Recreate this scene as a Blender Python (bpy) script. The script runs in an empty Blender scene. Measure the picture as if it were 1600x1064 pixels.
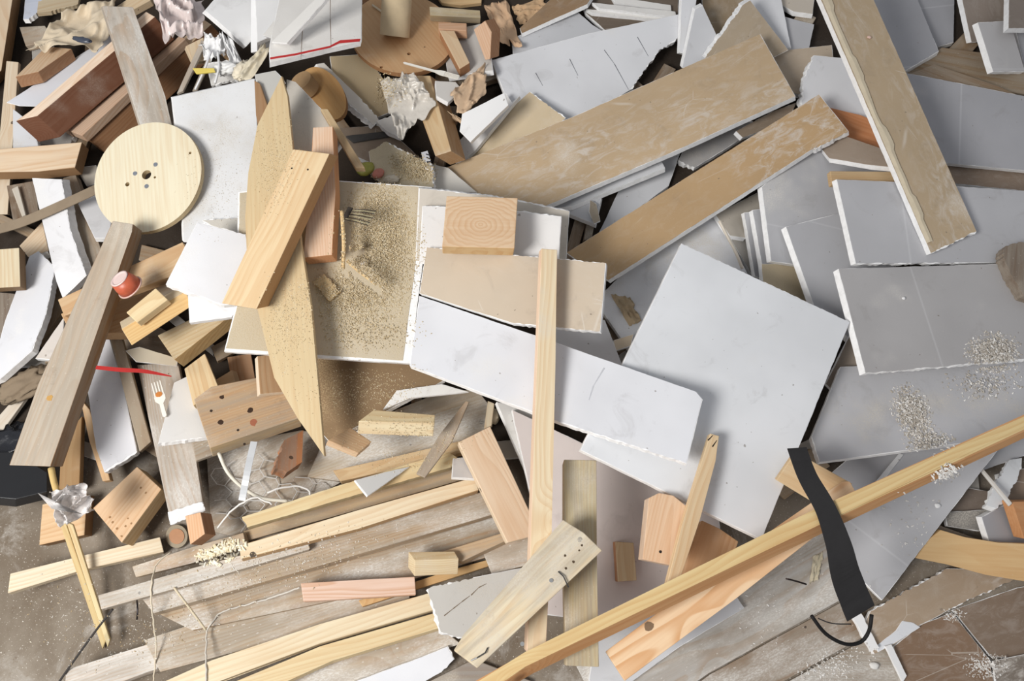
import bpy, bmesh, math, random
import numpy as np
from mathutils import Vector, Matrix, noise
from mathutils.geometry import tessellate_polygon

random.seed(7)
COL = bpy.context.scene.collection

# ------------------------------------------------------------------ camera
FPX, W, H_ = 1200.0, 1600.0, 1064.0
TH = math.radians(20.0)
DIST = 1.33
AIM = np.array([0.0, 0.0, 0.12])
FWD = np.array([0.0, math.sin(TH), -math.cos(TH)])
RGT = np.array([1.0, 0.0, 0.0])
UP = np.array([0.0, math.cos(TH), math.sin(TH)])
CAM = AIM - FWD * DIST
cd = bpy.data.cameras.new('camera')
cam = bpy.data.objects.new('camera', cd)
COL.objects.link(cam)
cd.sensor_width = 36.0
cd.lens = 36.0 * FPX / W
cd.clip_start = 0.02
cam.location = Vector(CAM)
cam.rotation_euler = (TH, 0, 0)
bpy.context.scene.camera = cam


def ray(p):
    return FWD * FPX + RGT * (p[0] - W / 2) - UP * (p[1] - H_ / 2)


def at_z(p, z):
    r = ray(p)
    return CAM + r * ((z - CAM[2]) / r[2])


def on_plane(p, P0, n):
    r = ray(p)
    return CAM + r * (float(np.dot(P0 - CAM, n)) / float(np.dot(r, n)))


# ------------------------------------------------------------------ pile height field
GS = 0.003
X0, X1, Y0, Y1 = -1.7, 1.7, -1.3, 1.6
NX, NY = int((X1 - X0) / GS), int((Y1 - Y0) / GS)
HM = np.zeros((NY, NX))


def window(xs, ys, m=0.006):
    i0 = max(0, int((min(xs) - m - X0) / GS)); i1 = min(NX, int((max(xs) + m - X0) / GS) + 2)
    j0 = max(0, int((min(ys) - m - Y0) / GS)); j1 = min(NY, int((max(ys) + m - Y0) / GS) + 2)
    gx = X0 + (np.arange(i0, i1) + 0.5) * GS
    gy = Y0 + (np.arange(j0, j1) + 0.5) * GS
    return (slice(j0, j1), slice(i0, i1)), gx[None, :], gy[:, None]


def hm(x, y):
    i = min(NX - 1, max(0, int((x - X0) / GS))); j = min(NY - 1, max(0, int((y - Y0) / GS)))
    return float(HM[j, i])


def surf_many(ps):
    """first surface met by the view rays through pixels ps"""
    ps = np.asarray(ps, float).reshape(-1, 2)
    R = FWD[None, :] * FPX + RGT[None, :] * (ps[:, :1] - W / 2) - UP[None, :] * (ps[:, 1:2] - H_ / 2)
    R = R / -R[:, 2:3]
    z = float(HM.max()) + 0.004
    P = CAM[None, :] + R * (CAM[2] - z)
    act = np.ones(len(P), bool)
    step = 0.002
    while act.any():
        i = np.clip(((P[:, 0] - X0) / GS).astype(int), 0, NX - 1); j = np.clip(((P[:, 1] - Y0) / GS).astype(int), 0, NY - 1)
        act &= (P[:, 2] > 0) & (HM[j, i] < P[:, 2])
        P[act] += R[act] * step
    return P


def surf(p):
    return surf_many([p])[0]


def inside(poly, gx, gy):
    m = np.zeros(np.broadcast(gx, gy).shape, bool)
    n = len(poly)
    for i in range(n):
        x1, y1 = poly[i][:2]; x2, y2 = poly[(i + 1) % n][:2]
        if abs(y2 - y1) < 1e-9:
            continue
        c = ((y1 > gy) != (y2 > gy)) & (gx < (x2 - x1) * (gy - y1) / (y2 - y1) + x1)
        m ^= c
    return m


def convex(poly):
    s = 0
    n = len(poly)
    for i in range(n):
        a, b, c = poly[i], poly[(i + 1) % n], poly[(i + 2) % n]
        cr = (b[0] - a[0]) * (c[1] - b[1]) - (b[1] - a[1]) * (c[0] - b[0])
        if abs(cr) < 1e-6:
            continue
        if s == 0:
            s = 1 if cr > 0 else -1
        elif (cr > 0) != (s > 0):
            return False
    return True


def envelope(T, n, t, cvx, marg=0.0012, sh=None):
    """T: top corners (k,3). returns window, mask, zlow, zhigh"""
    B = T - n * t + (sh if sh is not None else 0.0)
    allp = np.vstack([T, B])
    win, gx, gy = window(allp[:, 0], allp[:, 1])
    if not cvx:
        m = inside(T, gx, gy) | inside(B, gx, gy)
        zt = T[0, 2] - (n[0] * (gx - T[0, 0]) + n[1] * (gy - T[0, 1])) / n[2]
        return win, m, zt - t / n[2], zt
    hs = [(n, float(np.dot(n, T[0])), 0), (-n, -float(np.dot(n, B[0])), 0)]
    c = T.mean(axis=0)
    k = len(T)
    for i in range(k):
        e = T[(i + 1) % k] - T[i]
        N = np.cross(e, T[i] - B[i])
        L = np.linalg.norm(N)
        if L < 1e-7:
            continue
        N = N / L
        if np.dot(N, c - T[i]) > 0:
            N = -N
        hs.append((N, float(np.dot(N, T[i])) + marg, 1))
    lo = np.full(np.broadcast(gx, gy).shape, -9.0)
    hi = np.full(lo.shape, 9.0)
    m = np.ones(lo.shape, bool)
    for N, D, _ in hs:
        rhs = D - N[0] * gx - N[1] * gy
        if N[2] > 1e-5:
            hi = np.minimum(hi, rhs / N[2])
        elif N[2] < -1e-5:
            lo = np.maximum(lo, rhs / N[2])
        else:
            m &= rhs >= 0
    m &= hi > lo
    return win, m, lo, hi


def rest(poly, t, off=None, lim=0.22, lift=0.0, flat=False, lam=0.03):
    """find how a slab whose upper face shows as pixel polygon `poly` rests on the pile"""
    poly = [tuple(map(float, p)) for p in poly]
    cen = np.mean(np.array(poly), axis=0)
    cvx = convex(poly)
    n = np.array([0, 0, 1.0])
    z = surf(cen)[2] + t

    sh = np.zeros(3)

    def corners(z, n):
        P0 = at_z(cen, z)
        return np.array([on_plane(p, P0, n) for p in poly])
    for it in range(4):
        P0 = at_z(cen, z)
        if off is not None:
            tt = t
            r2 = ray((cen[0] + off[0], cen[1] + off[1])); r2 = r2 / np.linalg.norm(r2)
            s = float(np.dot(P0 - CAM, r2))
            q = CAM + r2 * s
            d = np.linalg.norm(P0 - q)
            if d > 0.93 * tt:
                d0 = 0.93 * tt
                q = P0 + (q - P0) * (d0 / d)
                d = d0
            B = q + r2 * math.sqrt(tt * tt - d * d)
            n = (P0 - B) / np.linalg.norm(P0 - B)
            T = corners(z, np.array([0, 0, 1.0]))
            ext = float(np.max(T[:, :2].max(axis=0) - T[:, :2].min(axis=0)))
            lt = min(0.8, max(0.10, 0.045 / ext))
            g = n[:2] / max(n[2], 1e-3); gl = float(np.linalg.norm(g))
            if gl > lt:
                g = g * lt / gl
                n = np.array([g[0], g[1], 1.0]); n /= np.linalg.norm(n)
                # slanted cut edges make up the rest of the visible side
                want = on_plane((cen[0] + off[0], cen[1] + off[1]), P0 - n * t, n)
                sh = want - (P0 - n * t)
                L = np.linalg.norm(sh)
                if L > 0.9 * t: sh = sh * (0.9 * t / L)
        elif not flat:
            T = corners(z, n)
            win, m, lo, hi = envelope(T, n, t, cvx)
            if not m.any():
                break
            w, gx, gy = window(np.r_[T[:, 0], (T - n * t)[:, 0]], np.r_[T[:, 1], (T - n * t)[:, 1]])
            GX, GY = np.broadcast_arrays(gx, gy)
            px = GX[m] - P0[0]; py = GY[m] - P0[1]; hh = HM[win][m]
            if len(px) > 6000:
                # keep the highest in coarse bins
                key = (np.round(px / 0.012).astype(int) * 4001 + np.round(py / 0.012).astype(int))
                o = np.lexsort((-hh, key)); ks = key[o]
                f = np.r_[True, ks[1:] != ks[:-1]]
                px, py, hh = px[o][f], py[o][f], hh[o][f]
            ca = cb = 0.0; rg = lim
            for lv in range(6):
                best = None
                for a in np.linspace(ca - rg, ca + rg, 7):
                    for b in np.linspace(cb - rg, cb + rg, 7):
                        if abs(a) > lim or abs(b) > lim:
                            continue
                        c = float(np.max(hh - a * px - b * py)) + lam * (a * a + b * b)
                        if best is None or c < best[0]:
                            best = (c, a, b)
                c, ca, cb = best
                rg /= 2.6
            n = np.array([-ca, -cb, 1.0]); n /= np.linalg.norm(n)
            z = float(np.max(hh - ca * px - cb * py)) + t / n[2]
    # exact drop along the view ray

    def clear(z):
        T = corners(z, n)
        win, m, lo, hi = envelope(T, n, t, cvx, sh=sh)
        if not m.any():
            return 1.0
        return float(np.min((lo - HM[win])[m]))
    hiz = z
    for _ in range(60):
        if clear(hiz) >= 0:
            break
        hiz += 0.006
    loz = hiz
    for _ in range(200):
        if clear(loz - 0.004) < 0:
            break
        loz -= 0.004
    a, b = loz - 0.004, loz
    for _ in range(7):
        mm = (a + b) / 2
        if clear(mm) >= 0:
            b = mm
        else:
            a = mm
    z = b + 0.0002 + lift
    T = corners(z, n)
    win, m, lo, hi = envelope(T, n, t, cvx, sh=sh)
    sub = HM[win]
    sub[m] = np.maximum(sub[m], hi[m])
    LASTSH[0] = sh
    return T, n, z


LASTSH = [np.zeros(3)]


# ------------------------------------------------------------------ materials
def lin(c):
    r = []
    for v in c[:3]:
        v = v / 255.0
        r.append(v / 12.92 if v <= 0.04045 else ((v + 0.055) / 1.055) ** 2.4)
    return (r[0], r[1], r[2], 1.0)


class NT:
    def __init__(s, name, rough=0.85, spec=0.3):
        s.m = bpy.data.materials.new(name); s.m.use_nodes = True
        s.t = s.m.node_tree; s.n = s.t.nodes; s.l = s.t.links
        s.b = s.n['Principled BSDF']
        s.b.inputs['Roughness'].default_value = rough
        s.b.inputs['Specular IOR Level'].default_value = spec

    def new(s, ty, **k):
        n = s.n.new(ty)
        for a, v in k.items():
            setattr(n, a, v)
        return n

    def set(s, sock, v):
        if hasattr(v, 'is_output') or isinstance(v, bpy.types.NodeSocket):
            s.l.new(v, sock)
        else:
            sock.default_value = v

    def math(s, op, a, b=None, c=None, clamp=False):
        n = s.new('ShaderNodeMath', operation=op, use_clamp=clamp)
        s.set(n.inputs[0], a)
        if b is not None: s.set(n.inputs[1], b)
        if c is not None: s.set(n.inputs[2], c)
        return n.outputs[0]

    def vmath(s, op, a, b=None):
        n = s.new('ShaderNodeVectorMath', operation=op)
        s.set(n.inputs[0], a)
        if b is not None: s.set(n.inputs[1], b)
        return n.outputs[0]

    def noise(s, vec, scale, detail=3, rough=0.55, dist=0.0):
        n = s.new('ShaderNodeTexNoise')
        s.l.new(vec, n.inputs['Vector'])
        n.inputs['Scale'].default_value = scale; n.inputs['Detail'].default_value = detail
        n.inputs['Roughness'].default_value = rough; n.inputs['Distortion'].default_value = dist
        return n.outputs['Fac']

    def ramp(s, v, a, b, lo=0.0, hi=1.0, smooth=True):
        n = s.new('ShaderNodeMapRange', interpolation_type='SMOOTHSTEP' if smooth else 'LINEAR')
        s.set(n.inputs['Value'], v)
        n.inputs['From Min'].default_value = a; n.inputs['From Max'].default_value = b
        n.inputs['To Min'].default_value = lo; n.inputs['To Max'].default_value = hi
        return n.outputs['Result']

    def mix(s, f, a, b, mode='MIX'):
        n = s.new('ShaderNodeMix', data_type='RGBA', blend_type=mode)
        s.set(n.inputs[0], f); s.set(n.inputs[6], a); s.set(n.inputs[7], b)
        return n.outputs[2]

    def bump(s, h, strength=0.3, dist=0.001):
        n = s.new('ShaderNodeBump')
        n.inputs['Strength'].default_value = strength; n.inputs['Distance'].default_value = dist
        s.l.new(h, n.inputs['Height']); s.l.new(n.outputs[0], s.b.inputs['Normal'])

    def coords(s):
        tc = s.new('ShaderNodeTexCoord'); oi = s.new('ShaderNodeObjectInfo')
        sc = s.new('ShaderNodeVectorMath', operation='SCALE')
        sc.inputs[0].default_value = (7.3, 3.1, 0.0)
        s.l.new(oi.outputs['Random'], sc.inputs['Scale'])
        return tc.outputs['Object'], s.vmath('ADD', tc.outputs['Object'], sc.outputs[0]), oi.outputs['Random']

    def tint(s):
        a = s.new('ShaderNodeAttribute'); a.attribute_name = 'tint'
        return a.outputs['Color']

    def out(s, c):
        s.set(s.b.inputs['Base Color'], c)
        return s.m


def add_dust(k, base, vec, amount, col, scale=5.0, speck=0.5):
    """settled dust: broad patches, broken by fine grains"""
    geo = k.new('ShaderNodeNewGeometry')
    sep = k.new('ShaderNodeSeparateXYZ'); k.l.new(geo.outputs['Normal'], sep.inputs[0])
    upf = k.ramp(sep.outputs[2], 0.45, 0.85)
    big = k.ramp(k.noise(vec, scale, 4, 0.6), 0.62 - amount * 0.35, 0.82 - amount * 0.25)
    fine = k.ramp(k.noise(vec, 420.0, 2, 0.7), 0.45, 0.6)
    f = k.math('MULTIPLY', big, k.math('ADD', k.math('MULTIPLY', fine, speck), 1.0 - speck))
    sp = k.ramp(k.noise(vec, 300.0, 1, 0.5), 0.68, 0.74)
    f = k.math('MAXIMUM', k.math('MULTIPLY', f, 0.9), k.math('MULTIPLY', sp, amount))
    f = k.math('MULTIPLY', f, upf)
    return k.mix(f, base, lin(col)), f


def mat_paper(name, dust=0.15, dcol=(226, 222, 214), scuff=0.0, scale=4.0, speck=0.5, streak=True):
    k = NT(name, 0.82, 0.25)
    o, v, r = k.coords()
    c = k.tint()
    tone = k.ramp(k.noise(v, 6.0, 3, 0.5), 0.3, 0.7, 0.93, 1.04)
    mt = k.new('ShaderNodeVectorMath', operation='SCALE')
    k.l.new(c, mt.inputs[0]); k.l.new(tone, mt.inputs['Scale'])
    c = mt.outputs[0]
    # rubbed smudges
    sm = k.ramp(k.noise(v, 14.0, 5, 0.65, 1.2), 0.56, 0.72, 0.0, 0.16)
    c = k.mix(sm, c, lin((120, 112, 104)))
    if streak:  # faint tapered-edge band running along the board
        sx = k.new('ShaderNodeSeparateXYZ'); k.l.new(o, sx.inputs[0])
        w = k.math('ABSOLUTE', k.math('SUBTRACT', k.math('FRACT', k.math('ADD', k.math('MULTIPLY', sx.outputs[0], 3.3), r)), 0.5))
        c = k.mix(k.ramp(w, 0.0, 0.010, 0.16, 0.0), c, lin((240, 241, 243)))
    if scuff:
        st = k.new('ShaderNodeMapping'); st.inputs['Scale'].default_value = (1.0, 2.2, 1.0)
        k.l.new(v, st.inputs['Vector'])
        s1 = k.ramp(k.noise(st.outputs[0], 24.0, 6, 0.72, 0.9), 0.44, 0.68)
        s2 = k.ramp(k.noise(v, 3.5, 2, 0.5), 0.38, 0.62)
        s2 = k.math('ADD', k.math('MULTIPLY', s2, 0.8), 0.12)
        c = k.mix(k.math('MULTIPLY', k.math('MULTIPLY', s1, s2), scuff), c, lin((216, 210, 202)))
        # thin scratches
        wv = k.new('ShaderNodeTexVoronoi', feature='DISTANCE_TO_EDGE')
        k.l.new(st.outputs[0], wv.inputs['Vector']); wv.inputs['Scale'].default_value = 9.0
        sc = k.ramp(wv.outputs['Distance'], 0.0, 0.012, 0.4, 0.0)
        sc = k.math('MULTIPLY', sc, k.ramp(k.noise(v, 8.0, 2), 0.56, 0.62))
        c = k.mix(sc, c, lin((226, 220, 210)))
    # tiny nicks
    nk = k.ramp(k.noise(v, 120.0, 1, 0.4), 0.77, 0.80, 0.0, 0.6)
    c = k.mix(nk, c, lin((120, 108, 95)))
    c, f = add_dust(k, c, v, dust, dcol, scale, speck)
    k.bump(k.math('ADD', k.math('MULTIPLY', k.noise(v, 260.0, 2), 0.25), f), 0.35, 0.0006)
    return k.out(c)


def mat_gypsum():
    k = NT('gypsum', 0.95, 0.1)
    o, v, r = k.coords()
    c = k.mix(k.ramp(k.noise(v, 90.0, 3, 0.7), 0.35, 0.7), lin((252, 252, 252)), lin((240, 240, 239)))
    k.bump(k.noise(v, 350.0, 3, 0.6), 0.35, 0.0008)
    return k.out(c)


def mat_wood(name, dust=0.1, dcol=(214, 206, 192), ring=230.0, contrast=0.17, weather=0.0, knots=0.6, centre=False, dscale=6.0):
    k = NT(name, 0.68, 0.3)
    o, v, r = k.coords()
    sp = k.new('ShaderNodeSeparateXYZ'); k.l.new(o, sp.inputs[0])
    x, y, z = sp.outputs
    mp = k.new('ShaderNodeMapping'); mp.inputs['Scale'].default_value = (0.22, 1.0, 1.0); k.l.new(v, mp.inputs['Vector'])
    stretched = mp.outputs[0]
    wob = k.math('MULTIPLY', k.math('SUBTRACT', k.noise(stretched, 9.0, 2, 0.5), 0.5), 0.055)
    # knots bend the rings
    mk = k.new('ShaderNodeMapping'); mk.inputs['Scale'].default_value = (0.55, 1.0, 0.6); k.l.new(v, mk.inputs['Vector'])
    vo = k.new('ShaderNodeTexVoronoi'); k.l.new(mk.outputs[0], vo.inputs['Vector']); vo.inputs['Scale'].default_value = 8.0
    cs = k.new('ShaderNodeSeparateColor'); k.l.new(vo.outputs['Color'], cs.inputs[0])
    on = k.ramp(cs.outputs[0], 1.0 - knots * 0.75, 1.0 - knots * 0.75 + 0.02)
    kd = vo.outputs['Distance']
    bend = k.math('MULTIPLY', k.math('MULTIPLY', k.ramp(kd, 0.0, 0.30, 1.0, 0.0), on), 0.02)
    y0 = k.math('MULTIPLY', k.math('SUBTRACT', r, 0.5), 0.10)
    dy = k.math('SUBTRACT', y, y0)
    dz = k.math('ADD', z, k.math('ADD', k.math('MULTIPLY', k.math('FRACT', k.math('MULTIPLY', r, 17.0)), 0.05), 0.022))
    rad = k.math('SQRT', k.math('ADD', k.math('MULTIPLY', dy, dy), k.math('MULTIPLY', dz, dz)))
    if centre:
        y2 = k.math('MULTIPLY', k.math('ADD', y, 0.004), 1.5)
        e = k.math('SQRT', k.math('ADD', k.math('MULTIPLY', x, x), k.math('MULTIPLY', y2, y2)))
        rad = k.math('MULTIPLY', k.math('POWER', k.math('ADD', e, 0.004), 0.7), 0.42)
        rad = k.math('ADD', rad, k.math('MULTIPLY', k.noise(v, 22.0, 3, 0.6), 0.022))
    rad = k.math('ADD', rad, k.math('ADD', wob, bend))
    fr = k.math('FRACT', k.math('MULTIPLY', rad, ring))
    line = k.ramp(fr, 0.25, 0.92)            # slow build up, sharp end of each ring
    edge = k.ramp(fr, 0.92, 1.0, 1.0, 0.0)
    line = k.math('MULTIPLY', line, edge)
    fib = k.noise(k.vmath('MULTIPLY', v, (6.0, 160.0, 160.0)), 1.0, 3, 0.6)
    base = k.tint()
    dark = k.mix(1.0, base, lin((224, 190, 154)), 'MULTIPLY')
    vary = k.ramp(k.noise(stretched, 26.0, 3, 0.5), 0.3, 0.7, 0.5, 1.0)
    c = k.mix(k.math('MULTIPLY', k.math('MULTIPLY', line, vary), contrast * 2.2), base, dark)
    c = k.mix(k.ramp(fib, 0.35, 0.7, 0.0, 0.22), c, dark)
    # patches
    c = k.mix(k.ramp(k.noise(stretched, 16.0, 3), 0.5, 0.75, 0.0, 0.35), c, k.mix(1.0, base, lin((225, 200, 175)), 'MULTIPLY'))
    kn = k.math('MULTIPLY', k.ramp(kd, 0.045, 0.075, 1.0, 0.0), on)
    c = k.mix(k.math('MULTIPLY', kn, 0.75), c, lin((120, 78, 46)))
    kr = k.math('MULTIPLY', k.ramp(k.math('SINE', k.math('MULTIPLY', kd, 210.0)), 0.2, 1.0), k.math('MULTIPLY', k.ramp(kd, 0.05, 0.2, 1.0, 0.0), on))
    c = k.mix(k.math('MULTIPLY', kr, 0.35), c, dark)
    if weather:
        g = k.ramp(k.noise(k.vmath('MULTIPLY', v, (5.0, 60.0, 60.0)), 1.0, 4, 0.7), 0.35, 0.62)
        c = k.mix(k.math('MULTIPLY', g, weather), c, lin((158, 149, 136)))
        st = k.ramp(k.noise(v, 24.0, 5, 0.7), 0.58, 0.72)
        c = k.mix(k.math('MULTIPLY', st, weather * 0.5), c, lin((118, 96, 74)))
    # small nail holes / marks
    nh = k.ramp(k.noise(v, 60.0, 0, 0.0), 0.865, 0.88)
    c = k.mix(k.math('MULTIPLY', nh, 0.8), c, lin((50, 38, 30)))
    c, f = add_dust(k, c, v if dscale < 7 else k.vmath('MULTIPLY', v, (0.4, 1.0, 1.0)), dust, dcol, dscale, 0.45)
    k.bump(k.math('ADD', k.math('MULTIPLY', fib, 0.5), k.math('MULTIPLY', line, 0.25)), 0.45, 0.0007)
    return k.out(c)


def mat_plain(name, rough=0.6, spec=0.4, var=0.12, bump=0.2, trans=0.0, metal=0.0, scale=40.0):
    k = NT(name, rough, spec)
    o, v, r = k.coords()
    c = k.tint()
    nz = k.noise(v, scale, 4, 0.6)
    c = k.mix(k.ramp(nz, 0.4, 0.7, 0.0, var * 2), c, k.mix(1.0, c, (0.45, 0.42, 0.4, 1), 'MULTIPLY'))
    if trans:
        k.b.inputs['Alpha'].default_value = 1.0 - trans
    k.b.inputs['Metallic'].default_value = metal
    k.bump(k.noise(v, scale * 4, 3, 0.6), bump, 0.001)
    return k.out(c)


M = {
    'paper': mat_paper('taper_edge_paper', 0.08, streak=True),
    'paper_plain': mat_paper('plasterboard_paper', 0.06, streak=False),
    'paper_dusty': mat_paper('sawdust_covered_paper', 0.95, (194, 179, 150), 0.0, 5.0, 0.6, streak=False),
    'back_dusty': mat_paper('sawdust_speckled_backing', 0.45, (196, 172, 134), 0.0, 6.0, 0.9, streak=False),
    'paper_grit': mat_paper('gritty_paper', 0.45, (205, 198, 186), 0.0, 7.0, 0.6, streak=False),
    'back': mat_paper('brown_backing_paper', 0.12, (222, 214, 202), 0.75, 5.0, 0.5, streak=False),
    'back_soft': mat_paper('beige_backing_paper', 0.1, (222, 214, 202), 0.2, 5.0, 0.5, streak=False),
    'gypsum': mat_gypsum(),
    'pine': mat_wood('pine', 0.05),
    'pine_dusty': mat_wood('dusty_pine', 0.5),
    'pine_bold': mat_wood('bold_grain_pine', 0.04, ring=115.0, contrast=0.36, knots=0.9),
    'pine_knotty': mat_wood('centre_knot_pine', 0.05, ring=130.0, contrast=0.2, knots=0.1, centre=True),
    'pine_fine': mat_wood('fine_grain_pine', 0.02, ring=300.0, contrast=0.3, knots=0.0),
    'ply': mat_wood('plywood', 0.1, ring=150.0, contrast=0.08, knots=0.15),
    'ply_dusty': mat_wood('sawdust_covered_plywood', 0.7, (205, 184, 145), ring=150.0, contrast=0.12, knots=0.3),
    'old': mat_wood('weathered_wood', 0.3, weather=0.55, knots=0.5),
    'old_dusty': mat_wood('dusty_weathered_wood', 0.62, (220, 217, 211), weather=0.55, knots=0.5, dscale=13.0, contrast=0.3),
    'painted': mat_paper('chalky_white_paint', 0.3, (235, 233, 230), 0.0, 9.0, 0.5, streak=False),
    'card': mat_plain('cardboard', 0.85, 0.15, 0.08, 0.15),
    'cloth': mat_plain('crumpled_paper', 0.8, 0.2, 0.1, 0.3),
    'plastic': mat_plain('plastic', 0.35, 0.5, 0.04, 0.1),
    'film': mat_plain('plastic_film', 0.22, 0.7, 0.12, 0.4, trans=0.22, scale=60),
    'rubber': mat_plain('rubber', 0.7, 0.3, 0.1, 0.15),
    'metal': mat_plain('metal', 0.35, 0.5, 0.05, 0.05, metal=0.9),
    'wire': mat_plain('galvanised_wire', 0.5, 0.5, 0.1, 0.05, metal=0.4),
    'flake': mat_plain('wood_flakes', 0.8, 0.2, 0.05, 0.1),
    'food': mat_plain('food', 0.4, 0.5, 0.15, 0.2, scale=90),
}


# ------------------------------------------------------------------ mesh helpers
def paint(me, cols):
    a = me.color_attributes.new('tint', 'FLOAT_COLOR', 'CORNER')
    buf = np.empty(len(me.loops) * 4, dtype=np.float32)
    for p in me.polygons:
        c = cols[p.index] if isinstance(cols, list) else cols
        for li in p.loop_indices:
            buf[li * 4:li * 4 + 4] = c
    a.data.foreach_set('color', buf)


def link(name, me, mat, mw=None, parent=None):
    o = bpy.data.objects.new(name, me)
    COL.objects.link(o)
    if mat is not None:
        me.materials.append(M[mat] if isinstance(mat, str) else mat)
    if parent is not None:
        o.parent = parent
    if mw is not None:
        o.matrix_local = mw
    return o


def tag(o, label, cat, group=None, kind=None):
    if label: o['label'] = label
    if cat: o['category'] = cat
    if group: o['group'] = group
    if kind: o['kind'] = kind
    return o


def frame(T, n):
    """local frame: x along the longest edge, z the face normal, origin at the middle of the upper face"""
    c = T.mean(axis=0)
    k = len(T)
    best = max(range(k), key=lambda i: np.linalg.norm(T[(i + 1) % k] - T[i]))
    x = T[(best + 1) % k] - T[best]
    x = x / np.linalg.norm(x)
    x = x - n * np.dot(x, n); x /= np.linalg.norm(x)
    y = np.cross(n, x)
    mw = Matrix.Identity(4)
    for i in range(3):
        mw[i][0] = x[i]; mw[i][1] = y[i]; mw[i][2] = n[i]; mw[i][3] = c[i]
    loc = [((p - c) @ x, (p - c) @ y) for p in T]
    return mw, loc


def lsh(mw):
    v = mw.to_3x3().transposed() @ Vector(LASTSH[0])
    return (v.x, v.y)


def area2(p):
    return sum(p[i][0] * p[(i + 1) % len(p)][1] - p[(i + 1) % len(p)][0] * p[i][1] for i in range(len(p)))


def rag(loc, step, amps, seed, ragamp=0.0, rag_edges=()):
    """subdivide the outline and roughen it"""
    rnd = random.Random(seed)
    out = []
    n = len(loc)
    for i in range(n):
        a = Vector(loc[i]); b = Vector(loc[(i + 1) % n])
        L = (b - a).length
        amp = ragamp if i in rag_edges else amps
        st = step * (0.5 if i in rag_edges else 1.0)
        k = max(1, int(L / st))
        d = (b - a); nr = Vector((-d.y, d.x)).normalized() if L > 1e-6 else Vector((0, 0))
        for j in range(k):
            f = j / k
            w = 0.0 if j == 0 else (rnd.random() - 0.5) * 2 * amp + 1.2 * amp * noise.noise((f * L * 35, seed * 3.7, i * 5.1))
            out.append(tuple(a + d * f + nr * w))
    return out


def prism(loc, z0, z1, bev=0.0, holes=(), sh=(0.0, 0.0)):
    """solid between z0 and z1 with outline loc"""
    bm = bmesh.new()
    if area2(loc) < 0:
        loc = loc[::-1]
    rings = [loc] + [h[::-1] if area2(h) > 0 else h for h in holes]
    if not holes:
        top = [bm.verts.new((x, y, z1)) for x, y in loc]
        bot = [bm.verts.new((x + sh[0], y + sh[1], z0)) for x, y in loc]
        bm.faces.new(top); bm.faces.new(bot[::-1])
        n = len(loc)
        for i in range(n):
            bm.faces.new((bot[i], bot[(i + 1) % n], top[(i + 1) % n], top[i]))
        if bev:
            ed = [e for e in bm.edges]
            bmesh.ops.bevel(bm, geom=ed, offset=bev, segments=2, profile=0.5, affect='EDGES', clamp_overlap=True)
    else:
        vs = [[Vector((x, y, 0)) for x, y in r] for r in rings]
        tris = tessellate_polygon(vs)
        flat = [p for r in rings for p in r]
        top = [bm.verts.new((x, y, z1)) for x, y in flat]
        bot = [bm.verts.new((x, y, z0)) for x, y in flat]
        for t in tris:
            try:
                bm.faces.new([top[i] for i in t]); bm.faces.new([bot[i] for i in reversed(t)])
            except ValueError:
                pass
        k = 0
        for r in rings:
            n = len(r)
            for i in range(n):
                j = (i + 1) % n
                bm.faces.new((bot[k + i], bot[k + j], top[k + j], top[k + i]))
            k += n
        bmesh.ops.recalc_face_normals(bm, faces=bm.faces)
    return bm


def to_mesh(bm, name):
    me = bpy.data.meshes.new(name)
    bm.to_mesh(me); bm.free()
    return me


SEED = [0]
ALL = {}


def sheet(key, name, label, poly, col, t=12.5, face='paper', off=None, rag_e=(), rag_a=2.5, core=None, lim=0.2, lift=0.0, cat='plasterboard', group=None, lam=0.03, flat=False, fpoly=None):
    """plasterboard: white gypsum core with a paper face as its part"""
    SEED[0] += 1; sd = SEED[0]
    t = t / 1000
    T, n, z = rest(poly, t, off, lim, lift, flat, lam)
    mw, loc = frame(T, n)
    cl = rag(loc, 0.010, 0.00025, sd, rag_a / 1000, rag_e)
    me = to_mesh(prism(cl, -t, -0.0006, sh=lsh(mw)), 'gypsum_core')
    paint(me, (0.9, 0.9, 0.9, 1))
    o = bpy.data.objects.new(name, None); COL.objects.link(o); o.empty_display_size = 0.02
    o.matrix_local = mw
    link('gypsum_core', me, 'gypsum', parent=o)
    # paper face, slightly inside the core outline where it is torn
    cen = (sum(p[0] for p in loc) / len(loc), sum(p[1] for p in loc) / len(loc))
    ins = []
    if fpoly:
        iv = mw.inverted(); loc2 = [iv @ Vector(on_plane(p, T[0], n)) for p in fpoly]; loc2 = [(p.x, p.y) for p in loc2]
    else:
        loc2 = loc
    for p in loc2:
        d = Vector((cen[0] - p[0], cen[1] - p[1])); L = d.length
        ins.append(tuple(Vector(p) + d / max(L, 1e-6) * min(0.0010, L * 0.2)))
    fl = rag(ins, 0.009, 0.0003, sd + 500, rag_a / 1000 * 0.8, rag_e)
    me = to_mesh(prism(fl, -0.0007, 0.0), 'paper_face')
    paint(me, lin(col))
    f = link('paper_face', me, face, parent=o)
    tag(o, label, cat, group)
    ALL[key] = (o, T, n)
    return o


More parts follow.
